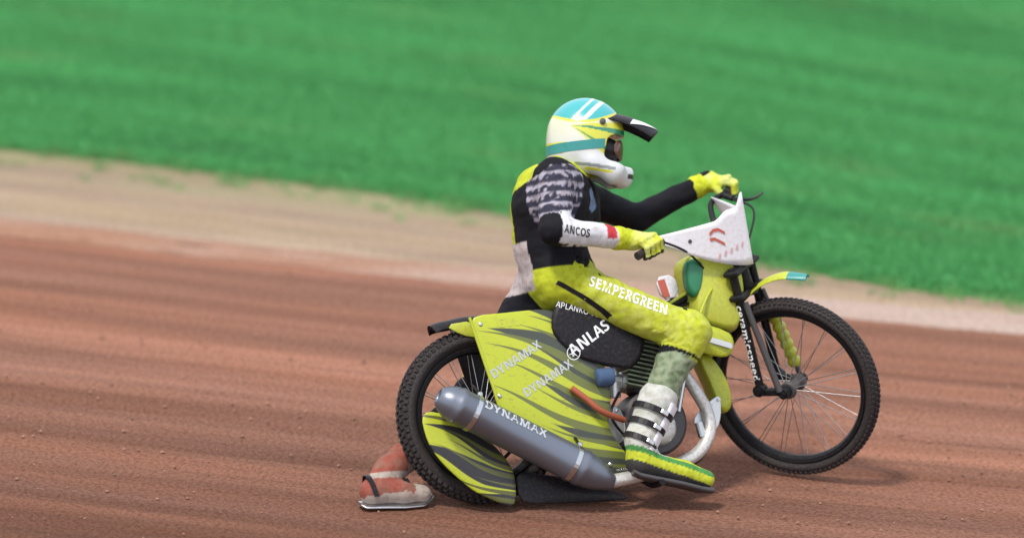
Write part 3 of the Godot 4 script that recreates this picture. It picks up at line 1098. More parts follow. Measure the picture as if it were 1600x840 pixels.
	pillow(st, rounded([Vector2(0.06, 0.712), Vector2(0.16, 0.728), Vector2(0.34, 0.715), Vector2(0.47, 0.705), Vector2(0.47, 0.665), Vector2(0.06, 0.690)]), 0.0, 0.095, 0.25)
	part(bike, "seat", st, mat.seat_cover)
	st = mb()
	rings = []
	for i in 25:
		var a := lerpf(1.02, 2.03, i / 24.0)
		var r := 0.385 + 0.012 * smoothstep(0.75, 1.0, i / 24.0)
		var w := lerpf(0.060, 0.046, i / 24.0)
		var c := Vector3(cos(a) * r, 0.336 + sin(a) * r, 0)
		var up := Vector3(cos(a), sin(a), 0)
		var ring := PackedVector3Array()
		for k in 9:
			var t := -1.0 + k / 4.0
			ring.append(c + Vector3(0, 0, w * t) - up * 0.034 * pow(absf(t), 2.4))
		for k in 9:
			var t := 1.0 - k / 4.0
			ring.append(c + Vector3(0, 0, w * t * 0.96) - up * (0.034 * pow(absf(t), 2.4) + 0.003))
		rings.append(ring)
	loft(st, rings)
	var rear_guard := part(bike, "rear_mudguard", st, mat.black_plastic)
	st = mb()
	shield(st, rounded([Vector2(-0.129, 0.686), Vector2(-0.009, 0.699), Vector2(0.005, 0.630), Vector2(-0.061, 0.643)], 1), 0.052, 0.004, 0.006)
	part(rear_guard, "mudguard_sticker", st, mat.fluo_pale)

	# side panels
	var panel := rounded([Vector2(-0.058, 0.707), Vector2(0.116, 0.713), Vector2(0.279, 0.722), Vector2(0.370, 0.639), Vector2(0.476, 0.515), Vector2(0.496, 0.379), Vector2(0.462, 0.250), Vector2(0.559, 0.112), Vector2(0.541, 0.039), Vector2(0.381, 0.090), Vector2(0.195, 0.186), Vector2(0.052, 0.317), Vector2(0.012, 0.441)])
	var centre := middle(panel)
	for s in [-1, 1]:
		st = mb()
		shield(st, panel, 0.128 * s, 0.022, 0.004, s, bounds(panel))
		var p := part(bike, "side_panel", st, mat.panel_graphics if s == 1 else mat.black_plastic, Transform3D(), "large yellow side panel with black slashes and white lettering" if s == 1 else "")
		if s == -1:
			continue
		var on_panel := func(q: Vector2) -> Vector3:
			var f := reach(panel, centre, q)
			return Vector3(q.x, q.y, 0.1295 + 0.022 * (1.0 - f * f))
		var a := Vector2(0.114, 0.531)
		var b := Vector2(0.234, 0.452)
		for at in [a, b]:
			lettering(p, "panel_lettering", "DYNAMAX", 0.034, mat.worn_print, func(q: Vector2) -> Vector3: return on_panel.call(at + q.rotated(0.50)))
		var c := Vector2(0.100, 0.675)
		lettering(p, "panel_lettering", "GUL", 0.034, mat.fluo_pale, func(q: Vector2) -> Vector3: return on_panel.call(c + q.rotated(0.06)))
		for q in [Vector2(-0.012, 0.673), Vector2(0.291, 0.682), Vector2(0.039, 0.396), Vector2(0.448, 0.418), Vector2(0.461, 0.110)]:
			st = mb()
			var at0: Vector3 = on_panel.call(q)
			lathe(st, at0 - Vector3(0, 0, 0.002), at0 + Vector3(0, 0, 0.004), [Vector2(0, 0.008), Vector2(0.003, 0.008), Vector2(0.005, 0.005), Vector2(0.005, 0.001)], 12, -1)
			part(p, "screw", st, mat.steel)
		# bright edging along the back and the bottom
		st = mb()
		var edge := []
		for q in [Vector2(-0.053, 0.702), Vector2(-0.021, 0.578), Vector2(0.015, 0.441), Vector2(0.055, 0.319), Vector2(0.198, 0.189), Vector2(0.381, 0.092), Vector2(0.536, 0.044)]:
			edge.append(Vector3(q.x, q.y, 0.1275))
		tube(st, edge, 0.0062, -1.0, 8)
		part(p, "panel_edging", st, mat.fluo)
	var upper := rounded([Vector2(0.308, 0.761), Vector2(0.411, 0.771), Vector2(0.556, 0.719), Vector2(0.659, 0.585), Vector2(0.599, 0.464), Vector2(0.462, 0.491), Vector2(0.353, 0.527), Vector2(0.258, 0.630)])
	var upper_c := middle(upper)
	st = mb()
	shield(st, upper, 0.150, 0.012, 0.03)
	var up_part := part(bike, "upper_panel", st, mat.black_plastic)
	var on_upper := func(q: Vector2) -> Vector3:
		var f := reach(upper, upper_c, q)
		return Vector3(q.x, q.y, 0.1515 + 0.012 * (1.0 - f * f))
	var ua := Vector2(0.413, 0.597)
	lettering(up_part, "panel_lettering", "ANLAS", 0.044, mat.white_print, func(q: Vector2) -> Vector3: return on_upper.call(ua + q.rotated(0.56)))
	var ub := Vector2(0.415, 0.696)
	lettering(up_part, "panel_lettering", "APLANKO TUNING", 0.022, mat.white_print, func(q: Vector2) -> Vector3: return on_upper.call(ub + q.rotated(-0.30)), Transform3D(), false)
	st = mb()   # a ring with three spokes
	var rc := Vector2(0.345, 0.542)
	for k in 28:
		var a0 := TAU * k / 28.0
		var a1 := TAU * (k + 1) / 28.0
		for q in [[a0, 0.027], [a1, 0.027], [a1, 0.024], [a0, 0.027], [a1, 0.024], [a0, 0.024]]:
			st.add_vertex(on_upper.call(rc + Vector2.from_angle(q[0]) * q[1]) + Vector3(0, 0, 0.003))
	for k in 3:
		var d := Vector2.from_angle(PI / 2.0 + TAU * k / 3.0 - 0.2)
		var w := d.orthogonal() * 0.003
		for q in [w, d * 0.025, -w]:
			st.add_vertex(on_upper.call(rc + q) + Vector3(0, 0, 0.003))
	part(up_part, "round_emblem", st, mat.white_print)

	make_engine(bike)

	# exhaust
	st = mb()
	tube(st, [Vector3(0.784, 0.509, 0.060), Vector3(0.820, 0.440, 0.085), Vector3(0.859, 0.364, 0.100), Vector3(0.894, 0.287, 0.100), Vector3(0.886, 0.200, 0.110), Vector3(0.809, 0.123, 0.130), Vector3(0.639, 0.071, 0.180), Vector3(0.426, 0.038, 0.215)], 0.023, 0.026, 14)
	part(bike, "exhaust_pipe", st, mat.case_alloy)
	st = mb()
	var sil_a := Vector3(0.433, 0.030, 0.215)
	var sil_b := Vector3(-0.239, 0.402, 0.215)
	var sil_len := sil_a.distance_to(sil_b)
	lathe(st, sil_a, sil_b, [Vector2(0, 0.022), Vector2(0.004, 0.030), Vector2(0.055, 0.052), Vector2(0.10, 0.066), Vector2(0.13, 0.070), Vector2(0.135, 0.0725), Vector2(0.15, 0.0725), Vector2(0.155, 0.070), Vector2(sil_len - 0.10, 0.070), Vector2(sil_len - 0.095, 0.0725), Vector2(sil_len - 0.080, 0.0725), Vector2(sil_len - 0.075, 0.069), Vector2(sil_len - 0.05, 0.064), Vector2(sil_len - 0.022, 0.050), Vector2(sil_len - 0.004, 0.034), Vector2(sil_len, 0.026), Vector2(sil_len - 0.012, 0.022), Vector2(sil_len - 0.03, 0.020)], 32)
	var sil := part(bike, "silencer", st, mat.titanium, Transform3D(), "blue grey titanium silencer with rounded tail")
	var sil_dir := (sil_a - sil_b).normalized()
	var sil_up := (Vector3(0, 1, 0) - sil_dir * sil_dir.y).normalized()
	var sil_out := sil_dir.cross(sil_up)
	lettering(sil, "silencer_lettering", "DYNAMAX", 0.040, mat.worn_print, func(q: Vector2) -> Vector3:
		var ang := 0.62 + q.y / 0.07
		return sil_b + sil_dir * (0.30 + q.x) + (sil_up * sin(ang) + sil_out * signf(sil_out.z) * cos(ang)) * 0.0715)
	for d in [0.17, sil_len - 0.16]:
		st = mb()
		lathe(st, sil_a - sil_dir * d, sil_a - sil_dir * (d + 0.02), [Vector2(0, 0.0705), Vector2(0.001, 0.0735), Vector2(0.019, 0.0735), Vector2(0.02, 0.0705)], 32, -1)
		block(st, Vector3(0.018, 0.020, 0.014), 0.003, Transform3D(Basis(), sil_a - sil_dir * (d + 0.01) + sil_up * 0.078))
		part(sil, "silencer_clamp", st, mat.steel)
		st = mb()
		var root: Vector3 = sil_a - sil_dir * (d + 0.01) + sil_up * 0.074
		tube(st, [root, root + Vector3(0.01, 0.03, -0.06), root + Vector3(0.02, 0.05, -0.12)], 0.006)
		part(sil, "silencer_bracket", st, mat.black_metal)
	for k in 2:
		st = mb()
		var coil := []
		var c0 := Vector3(0.512, 0.059, 0.200) + Vector3(0, 0.026 if k == 0 else -0.024, 0.012)
		for i in 41:
			var a := i * 0.9
			coil.append(c0 + Vector3(-0.055 * i / 40.0, -0.004 * i / 40.0, 0) + Vector3(0, cos(a), sin(a)) * 0.005)
		tube(st, coil, 0.0012, -1.0, 5, 1)
		part(sil, "exhaust_spring", st, mat.steel)
	# dirt deflector beside the rear wheel
	var defl := rounded([Vector2(-0.283, 0.361), Vector2(-0.267, 0.238), Vector2(-0.213, 0.152), Vector2(-0.096, 0.038), Vector2(0.067, -0.040), Vector2(0.077, 0.109), Vector2(-0.005, 0.223), Vector2(-0.162, 0.335)])
	st = mb()
	shield(st, defl, 0.125, 0.014, 0.006, 1.0, bounds(defl))
	var flap := part(bike, "dirt_deflector", st, mat.deflector_graphics, Transform3D(), "rounded yellow and black dirt deflector beside the rear wheel")
	st = mb()
	tube(st, [Vector3(0.0, 0.336, 0.085), Vector3(-0.06, 0.28, 0.115)], 0.007)
	part(flap, "deflector_bracket", st, mat.black_metal)
	st = mb()
	tube(st, [Vector3(0.16, 0.26, 0.085), Vector3(0.04, 0.16, 0.115)], 0.007)
	part(flap, "deflector_bracket", st, mat.black_metal)
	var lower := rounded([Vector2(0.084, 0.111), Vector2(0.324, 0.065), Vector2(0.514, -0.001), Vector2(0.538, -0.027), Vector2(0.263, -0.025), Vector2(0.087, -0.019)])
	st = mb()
	shield(st, lower, 0.108, 0.008, 0.006)  # dark plate added to stand in for the shade and tyre under the bike
	part(bike, "underbike_shade_plate", st, mat.black_plastic)
	# chain on the far side
	st = mb()
	var links := 54
	for i in links:
		var t := float(i) / links
		var p := Vector3(lerpf(0.0, 0.40, t * 2.0), lerpf(0.336 + 0.075, 0.27 + 0.04, t * 2.0), -0.062) if t < 0.5 else Vector3(lerpf(0.40, 0.0, t * 2.0 - 1.0), lerpf(0.27 - 0.04, 0.336 - 0.075, t * 2.0 - 1.0), -0.062)
		block(st, Vector3(0.0145, 0.008, 0.009 if i % 2 else 0.006), 0.001, Transform3D(Basis(), p))
	part(bike, "chain", st, mat.black_metal)
	for q in [[Vector3(0, 0.336, -0.065), 0.075], [Vector3(0.40, 0.27, -0.065), 0.04]]:
		st = mb()
		lathe(st, q[0], q[0] + Vector3(0, 0, 0.006), [Vector2(0, 0.01), Vector2(0, q[1]), Vector2(0.006, q[1]), Vector2(0.006, 0.01)], 28, -1)
		part(bike, "sprocket", st, mat.alloy)
	# footrest on the near side
	st = mb()
	tube(st, [Vector3(0.46, 0.125, 0.02), Vector3(0.57, 0.055, 0.12), Vector3(0.61, 0.018, 0.17), Vector3(0.61, 0.018, 0.28)], 0.012)
	part(bike, "footrest", st, mat.black_metal)


func make_engine(bike: Node3D) -> void:
	var st := mb()
	var engine_root := Node3D.new()
	engine_root.name = "engine"
	bike.add_child(engine_root)
	# crankcase
	lathe(st, Vector3(0.685, 0.265, -0.075), Vector3(0.685, 0.265, 0.085), [Vector2(0, 0.02), Vector2(0, 0.118), Vector2(0.012, 0.130), Vector2(0.148, 0.130), Vector2(0.160, 0.118), Vector2(0.160, 0.02)], 36, -1)
	block(st, Vector3(0.24, 0.16, 0.15), 0.02, Transform3D(Basis(Vector3(0, 0, 1), -0.1), Vector3(0.56, 0.24, 0.0)))
	part(engine_root, "crankcase", st, mat.dark_grey)
	st = mb()
	var cc := Vector3(0.688, 0.242, 0.100)
	lathe(st, Vector3(cc.x, cc.y, 0.082), Vector3(cc.x, cc.y, 0.125), [Vector2(0, 0.070), Vector2(0.026, 0.068), Vector2(0.036, 0.058), Vector2(0.041, 0.036), Vector2(0.043, 0.004)], 32)
	part(engine_root, "ignition_cover", st, mat.case_alloy, Transform3D(), "pale round cover low on the engine")
	for k in 5:
		st = mb()
		var a := TAU * k / 5.0 + 0.3
		var b := Vector3(cc.x + cos(a) * 0.060, cc.y + sin(a) * 0.060, 0.104)
		lathe(st, b, b + Vector3(0, 0, 0.012), [Vector2(0, 0.006), Vector2(0.009, 0.006), Vector2(0.010, 0.002)], 8, -1)
		part(engine_root, "bolt", st, mat.steel)
	# cylinder with cooling fins, tilted forward
	var tilt := Basis(Vector3(0, 0, 1), -0.26)
	var foot := Vector3(0.680, 0.375, 0.0)
	st = mb()
	lathe(st, foot, foot + tilt.y * 0.27, [Vector2(0, 0.02), Vector2(0, 0.072), Vector2(0.27, 0.072), Vector2(0.27, 0.02)], 28, -1)
	part(engine_root, "cylinder", st, mat.dark_grey)
	for i in 13:
		st = mb()
		var half := 0.115 + 0.022 * smoothstep(3.0, 8.0, i)
		block(st, Vector3(half * 2.0, 0.0075, 0.205), 0.0025, Transform3D(tilt, foot + tilt.y * (0.018 + 0.0175 * i)))
		part(engine_root, "cooling_fin", st, mat.fin_alloy)
	st = mb()
	block(st, Vector3(0.22, 0.055, 0.15), 0.016, Transform3D(tilt, foot + tilt.y * 0.272))
	part(engine_root, "rocker_cover", st, mat.case_alloy)
	for s in [-0.05, 0.04]:
		st = mb()
		tube(st, [Vector3(0.735 + s, 0.30, 0.098), Vector3(0.735 + s, 0.30, 0.108) + tilt.y * 0.30], 0.010, -1.0, 12)
		part(engine_root, "pushrod_tube", st, mat.steel)
	# inlet side: carburettor, blue filter, orange hose
	st = mb()
	var cb := Vector3(0.581, 0.432, 0.050)
	lathe(st, cb, cb + Vector3(-0.09, 0.02, 0.01), [Vector2(0, 0.01), Vector2(0, 0.034), Vector2(0.02, 0.034), Vector2(0.022, 0.026), Vector2(0.06, 0.028), Vector2(0.07, 0.038), Vector2(0.092, 0.038), Vector2(0.092, 0.01)], 20, -1)
	tube(st, [cb + Vector3(-0.045, -0.06, 0.005), cb + Vector3(-0.045, 0.055, 0.005)], 0.024, -1.0, 16)
	part(engine_root, "carburettor", st, mat.alloy)
	st = mb()
	var fl := Vector3(0.475, 0.439, 0.155)
	lathe(st, fl + Vector3(0.02, 0.005, 0), fl + Vector3(-0.06, 0.0, 0.0), [Vector2(0, 0.02), Vector2(0, 0.030), Vector2(0.008, 0.036), Vector2(0.014, 0.033), Vector2(0.02, 0.037), Vector2(0.026, 0.033), Vector2(0.032, 0.037), Vector2(0.038, 0.033), Vector2(0.044, 0.037), Vector2(0.05, 0.033), Vector2(0.056, 0.036), Vector2(0.066, 0.030), Vector2(0.066, 0.004)], 20)
	part(engine_root, "air_filter", st, mat.blue_foam, Transform3D(), "small blue foam filter")
	st = mb()
	tube(st, [Vector3(0.319, 0.407, 0.165), Vector3(0.370, 0.364, 0.172), Vector3(0.430, 0.312, 0.172), Vector3(0.534, 0.277, 0.130)], 0.0125, -1.0, 12)
	part(engine_root, "oil_hose", st, mat.orange_rubber, Transform3D(), "short orange hose")
	for outline in [[Vector2(0.90, 0.20), Vector2(0.95, 0.24), Vector2(0.965, 0.36), Vector2(0.92, 0.34), Vector2(0.82, 0.26)], [Vector2(0.44, 0.16), Vector2(0.56, 0.20), Vector2(0.55, 0.34), Vector2(0.40, 0.36), Vector2(0.34, 0.26)]]:
		st = mb()
		shield(st, rounded(outline), 0.086, 0.001, 0.006)
		var plate_part := part(engine_root, "engine_plate", st, mat.alloy)
		for q in [0, 2, 3]:
			st = mb()
			var c: Vector2 = (outline[q] as Vector2).lerp(middle(outline), 0.28)
			lathe(st, Vector3(c.x, c.y, 0.086), Vector3(c.x, c.y, 0.098), [Vector2(0, 0.009), Vector2(0.003, 0.009), Vector2(0.003, 0.0065), Vector2(0.010, 0.0065), Vector2(0.011, 0.002)], 6, -1)
			part(plate_part, "bolt", st, mat.steel)
	for path in [[Vector3(0.608, 0.481, 0.060), Vector3(0.659, 0.574, 0.090), Vector3(0.766, 0.677, 0.080), Vector3(0.911, 0.731, 0.030)], [Vector3(0.547, 0.390, 0.080), Vector3(0.488, 0.295, 0.120), Vector3(0.560, 0.194, 0.110), Vector3(0.627, 0.130, 0.090)]]:
		st = mb()
		tube(st, path, 0.0055, -1.0, 8)
		part(engine_root, "hose", st, mat.black_plastic)
	# spark plug and lead
	st = mb()
	tube(st, [Vector3(0.86, 0.55, 0.06), Vector3(0.89, 0.57, 0.10), Vector3(0.86, 0.62, 0.09), Vector3(0.80, 0.66, 0.03)], 0.005, -1.0, 8)
	part(engine_root, "plug_lead", st, mat.black_plastic)
	st = mb()
	lathe(st, Vector3(0.849, 0.252, 0.110), Vector3(0.863, 0.176, 0.110), [Vector2(0, 0.004), Vector2(0, 0.016), Vector2(0.055, 0.016), Vector2(0.06, 0.010), Vector2(0.075, 0.008)], 14, -1)
	part(engine_root, "oil_pump", st, mat.steel)


# -------------------------------------------------------------------- the rider, in the motorcycle's axes
func along(p: Vector3, a: Vector3, b: Vector3) -> Vector2:   # (how far along a-b, distance from it)
	var t := clampf((p - a).dot(b - a) / (b - a).length_squared(), 0.0, 1.0)
	return Vector2(t, p.distance_to(a + (b - a) * t))


func make_rider() -> void:
	var person := Node3D.new()
	person.name = "person"
	person.transform = bike_frame
	person.set_meta("label", "speedway rider in helmet and black and fluorescent yellow race suit, sitting on the motorcycle")
	person.set_meta("category", "person")
	add_child(person)
	var grip_r := fork_frame * Vector3(-0.366, 0.672, 0.39)
	var grip_l := fork_frame * Vector3(-0.366, 0.672, -0.39)
	var fx := fork_frame.basis.x
	var fy := fork_frame.basis.y
	var wrist_r := grip_r - fx * 0.082 + fy * 0.034
	var wrist_l := grip_l - fx * 0.082 + fy * 0.034
	var sh_r := Vector3(0.335, 1.215, 0.165)
	var sh_l := Vector3(0.560, 1.185, -0.165)
	var el_r := Vector3(0.262, 1.000, 0.290)
	var el_l := Vector3(0.830, 1.105, -0.300)
	var hip_r := Vector3(0.335, 0.815, 0.110)
	var hip_l := Vector3(0.325, 0.800, -0.110)
	var kn_r := Vector3(0.790, 0.590, 0.215)
	var kn_l := Vector3(0.06, 0.43, -0.235)
	var an_r := Vector3(0.560, 0.190, 0.225)
	var an_l := Vector3(-0.355, 0.155, -0.095)

	# the body in its race suit, one skin
	var f := Field.new(Vector3(-0.44, 0.05, -0.40), Vector3(1.18, 1.36, 0.40), 0.0075)
	f.bone(Vector3(0.365, 0.850, -0.055), Vector3(0.365, 0.850, 0.055), 0.125, 0.125, 0.05)       # pelvis
	f.bone(Vector3(0.365, 0.850, 0.0), Vector3(0.340, 0.985, 0.02), 0.130, 0.125, 0.05)           # loin
	f.bone(Vector3(0.340, 0.985, 0.02), Vector3(0.355, 1.120, 0.025), 0.125, 0.140, 0.06)         # ribs
	f.bone(Vector3(0.355, 1.120, 0.025), Vector3(0.470, 1.090, -0.050), 0.135, 0.105, 0.06)       # chest, turned to the right
	f.bone(Vector3(0.365, 1.160, 0.095), Vector3(0.490, 1.140, -0.090), 0.105, 0.095, 0.06)
	f.bone(Vector3(0.290, 1.130, 0.075), Vector3(0.330, 1.200, 0.020), 0.090, 0.085, 0.05)        # back protector under the suit
	f.bone(sh_r, sh_l, 0.075, 0.070, 0.05)
	f.bone(Vector3(0.420, 1.210, 0.01), Vector3(0.500, 1.315, 0.0), 0.070, 0.062, 0.04)           # neck
	f.bone(sh_r, el_r, 0.074, 0.058, 0.03)
	f.bone(el_r, wrist_r, 0.058, 0.040, 0.025)
	f.bone(sh_l, el_l, 0.070, 0.055, 0.03)
	f.bone(el_l, wrist_l, 0.054, 0.040, 0.025)
	f.bone(hip_r + Vector3(0.01, 0.012, 0), kn_r, 0.090, 0.076, 0.05)
	f.bone(kn_r, an_r + (kn_r - an_r) * 0.12, 0.078, 0.056, 0.03)
	f.bone(kn_r + Vector3(0.02, 0.0, 0.01), kn_r + Vector3(-0.02, -0.07, 0.01), 0.074, 0.066, 0.03)   # knee pad
	f.bone(hip_l, kn_l, 0.108, 0.076, 0.05)
	f.bone(kn_l, an_l + (kn_l - an_l) * 0.08, 0.074, 0.052, 0.03)
	var folds := FastNoiseLite.new()
	folds.seed = 5
	folds.frequency = 9.0
	folds.fractal_octaves = 2
	f.wrinkle(folds, 0.006, Vector3(0.7, 1.6, 0.9))
	var creases := FastNoiseLite.new()
	creases.seed = 15
	creases.frequency = 24.0
	creases.noise_type = FastNoiseLite.TYPE_SIMPLEX_SMOOTH
	f.wrinkle(creases, 0.0015, Vector3(0.45, 1.5, 0.6))
	var shin_dir := (an_r - kn_r).normalized()
	var thigh_axis := (kn_r - hip_r).normalized()
	f.pleat(kn_r + Vector3(-0.075, -0.02, 0.05), (shin_dir + thigh_axis * 0.2).normalized(), 0.095, 34.0, 0.011, folds)   # behind the knee
	f.pleat(hip_r + Vector3(0.07, 0.05, 0.06), (thigh_axis + Vector3(0, 0.5, 0)).normalized(), 0.11, 26.0, 0.011, folds)      # at the hip
	f.pleat(el_r + Vector3(0.03, 0.02, 0.03), (wrist_r - el_r).normalized(), 0.085, 40.0, 0.009, folds)                        # inside the elbow
	f.pleat(sh_r + Vector3(0.05, -0.05, 0.03), (el_r - sh_r).normalized(), 0.10, 30.0, 0.009, folds)                           # armpit
	f.pleat(Vector3(0.40, 0.96, 0.10), Vector3(0.2, 0.98, 0), 0.13, 24.0, 0.010, folds)                                        # waist
	f.pleat((el_l + sh_l) * 0.5, (el_l - sh_l).normalized(), 0.12, 26.0, 0.008, folds)
	f.pleat(an_r + (kn_r - an_r) * 0.5 + Vector3(0, 0, 0.04), shin_dir, 0.10, 22.0, 0.007, folds)
	var dye := FastNoiseLite.new()
	dye.seed = 50
	dye.frequency = 26.0
	dye.fractal_octaves = 2
	var black := Color(0.010, 0.0095, 0.014)
	var fluo := Color(0.42, 0.475, 0.03)
	var white := Color(0.62, 0.63, 0.68)
	var suit_paint := func(p: Vector3) -> Color:
		var n := dye.get_noise_3dv(p)
		var fore := along(p, el_r, wrist_r)
		var upper := along(p, sh_r, el_r)
		if fore.y < 0.085 and fore.x > 0.0 and fore.y < upper.y + 0.02:
			if fore.x > 0.93:
				return black
			if fore.x > 0.62 and fore.x < 0.76 and p.y > 0.955:
				return Color(0.50, 0.05, 0.06)
			if p.y < lerpf(0.945, 0.905, fore.x) + 0.01 * n:
				return black
			return Color(0.66, 0.58, 0.64) if fore.x > 0.76 else white
		var chest_left := along(p, sh_l, el_l)
		if chest_left.y < 0.085 and chest_left.x > 0.05 or along(p, el_l, wrist_l).y < 0.075:
			return black
		# legs
		var thigh := along(p, hip_r, kn_r)
		if thigh.y < 0.125 and p.z > 0.03 and thigh.x > 0.03:
			var axis := hip_r + (kn_r - hip_r) * thigh.x
			var over := (p - axis).dot(Vector3(0.43, 0.90, 0.0))      # height across the thigh
			var mid := lerpf(0.010, 0.0, thigh.x)
			if thigh.x < 0.14:
				return fluo if over < 0.085 else black
			if over < mid - 0.086:
				return black
			return fluo.lerp(Color(0.50, 0.53, 0.16), clampf(0.25 + 0.5 * n, 0.0, 0.6))
		var shin := along(p, kn_r, an_r)
		if shin.y < 0.11 and p.z > 0.06 and p.x > 0.4:
			if shin.x < 0.22:
				return fluo
			return Color(0.13, 0.18, 0.10).lerp(Color(0.27, 0.32, 0.22), clampf(0.5 + 1.2 * n, 0.0, 1.0))
		if p.x < 0.30 and p.y < 0.60:
			return black if fmod(p.y * 9.0, 1.0) < 0.6 else Color(0.35, 0.39, 0.03)
		var spine_x := 0.180 + 0.13 * smoothstep(1.15, 1.29, p.y)
		if upper.y < 0.115 and p.z > 0.055 and p.y < 1.26 and p.y > 0.95 and p.x > spine_x:
			# sleeve covered in small grey and white print
			if upper.x > 0.86:
				return black
			var rows := sin(p.y * 150.0 + 2.0 * n)
			return Color(0.035, 0.035, 0.055).lerp(Color(0.33, 0.31, 0.38), smoothstep(-0.15, 0.45, rows * 0.6 + 1.3 * n))
		# fluorescent spine and collar
		if p.y > 1.225 and p.distance_to(Vector3(0.450, 1.262, 0.0)) < 0.115:
			return fluo
		var spine := lerpf(0.186, 0.180, clampf((p.y - 0.98) / 0.2, 0.0, 1.0)) + 0.13 * smoothstep(1.15, 1.29, p.y)
		if p.y > 0.985 and p.x < spine + 0.05 * clampf((0.05 - p.z) * 10.0, 0.0, 1.0) and p.z < 0.14:
			return fluo
		if p.y > 0.80 and p.y <= 0.985 and p.x < 0.300 - 0.15 * (p.y - 0.8) and p.z < 0.09:
			return Color(0.42, 0.37, 0.38)
		if p.y < 0.875 and p.x < 0.42 and p.z > 0.02 and p.y > 0.60:
			return fluo
		if p.distance_to(Vector3(0.485, 1.135, 0.085)) < 0.05 and p.x > 0.46:
			return Color(0.14, 0.20, 0.34)
		return black
	var st := mb()
	f.skin(st, suit_paint)
	var body := part(person, "body", st, mat.suit, Transform3D(), "black and fluorescent yellow race suit with white right sleeve")
	# lettering on the suit, laid on from the rider's right
	var aside := Vector3(0, 0, -1)
	var thigh_a := Vector3(0.560, 0.741, 0.300)
	var thigh_dir := Vector2(kn_r.x - hip_r.x, kn_r.y - hip_r.y).angle() + 0.02
	lettering(body, "thigh_lettering", "SEMPERGREEN", 0.044, mat.white_print, func(q: Vector2) -> Vector3:
		var r := q.rotated(thigh_dir)
		return f.land(Vector3(thigh_a.x + r.x, thigh_a.y + r.y, 0.39), aside), Transform3D(), true, 0.74)
	var sleeve_a := Vector3(0.338, 0.986, 0.330)
	var sleeve_dir := Vector2(wrist_r.x - el_r.x, wrist_r.y - el_r.y).angle() - 0.05
	lettering(body, "sleeve_lettering", "ANCOS", 0.032, mat.black_print, func(q: Vector2) -> Vector3:
		var r := q.rotated(sleeve_dir)
		return f.land(Vector3(sleeve_a.x + r.x, sleeve_a.y + r.y, 0.39), aside), Transform3D(), true, 0.8)
	# piping along the thigh
	for line in [[[Vector3(0.499, 0.896, 0.200), Vector3(0.589, 0.823, 0.200), Vector3(0.699, 0.738, 0.200), Vector3(0.788, 0.675, 0.200)], 0.012, mat.black_plastic], [[Vector3(0.292, 0.812, 0.200), Vector3(0.380, 0.754, 0.200), Vector3(0.482, 0.675, 0.200), Vector3(0.573, 0.586, 0.200)], 0.016, mat.black_plastic]]:
		st = mb()
		var path := curve(line[0], 10)
		for i in path.size() - 1:
			var quad := []
			for c in [[0, -1], [1, -1], [1, 1], [0, 1]]:
				var k: int = i + c[0]
				var t := (path[mini(k + 1, path.size() - 1)] - path[maxi(k - 1, 0)]).normalized()
				var q: Vector3 = path[k] + Vector3(-t.y, t.x, 0) * line[1] * 0.5 * c[1]
				quad.append(f.land(Vector3(q.x, q.y, 0.39), aside, 0.002))
			if quad.all(func(p: Vector3) -> bool: return p.is_finite()):
				for k in [0, 1, 2, 0, 2, 3]:
					st.add_vertex(quad[k])
		part(body, "piping", st, line[2])
	# collar standing up at the nape
	st = mb()
	var collar := []
	for lev in [[0.0, 0.088], [0.028, 0.094], [0.052, 0.090], [0.054, 0.084], [0.028, 0.086], [0.0, 0.080]]:
		var ring := PackedVector3Array()
		for j in 28:
			var a := TAU * j / 28.0
			var tip := 0.016 * cos(a)
			ring.append(Vector3(0.430, 1.215, 0.005) + Vector3(0.62, 0.78, 0.0) * lev[0] + Vector3(0.78, -0.62, 0.0) * (cos(a) * lev[1]) + Vector3(0, 0, sin(a) * lev[1] * 0.95) - Vector3(0, tip, 0))
		collar.append(ring)
	loft(st, collar, 0, false, true)
	part(person, "collar", st, mat.fluo)

	make_helmet(person)
	make_glove(person, grip_r, wrist_r, el_r, 1.0)
	make_glove(person, grip_l, wrist_l, el_l, -1.0)
	make_boots(person, kn_r, an_r, kn_l, an_l)


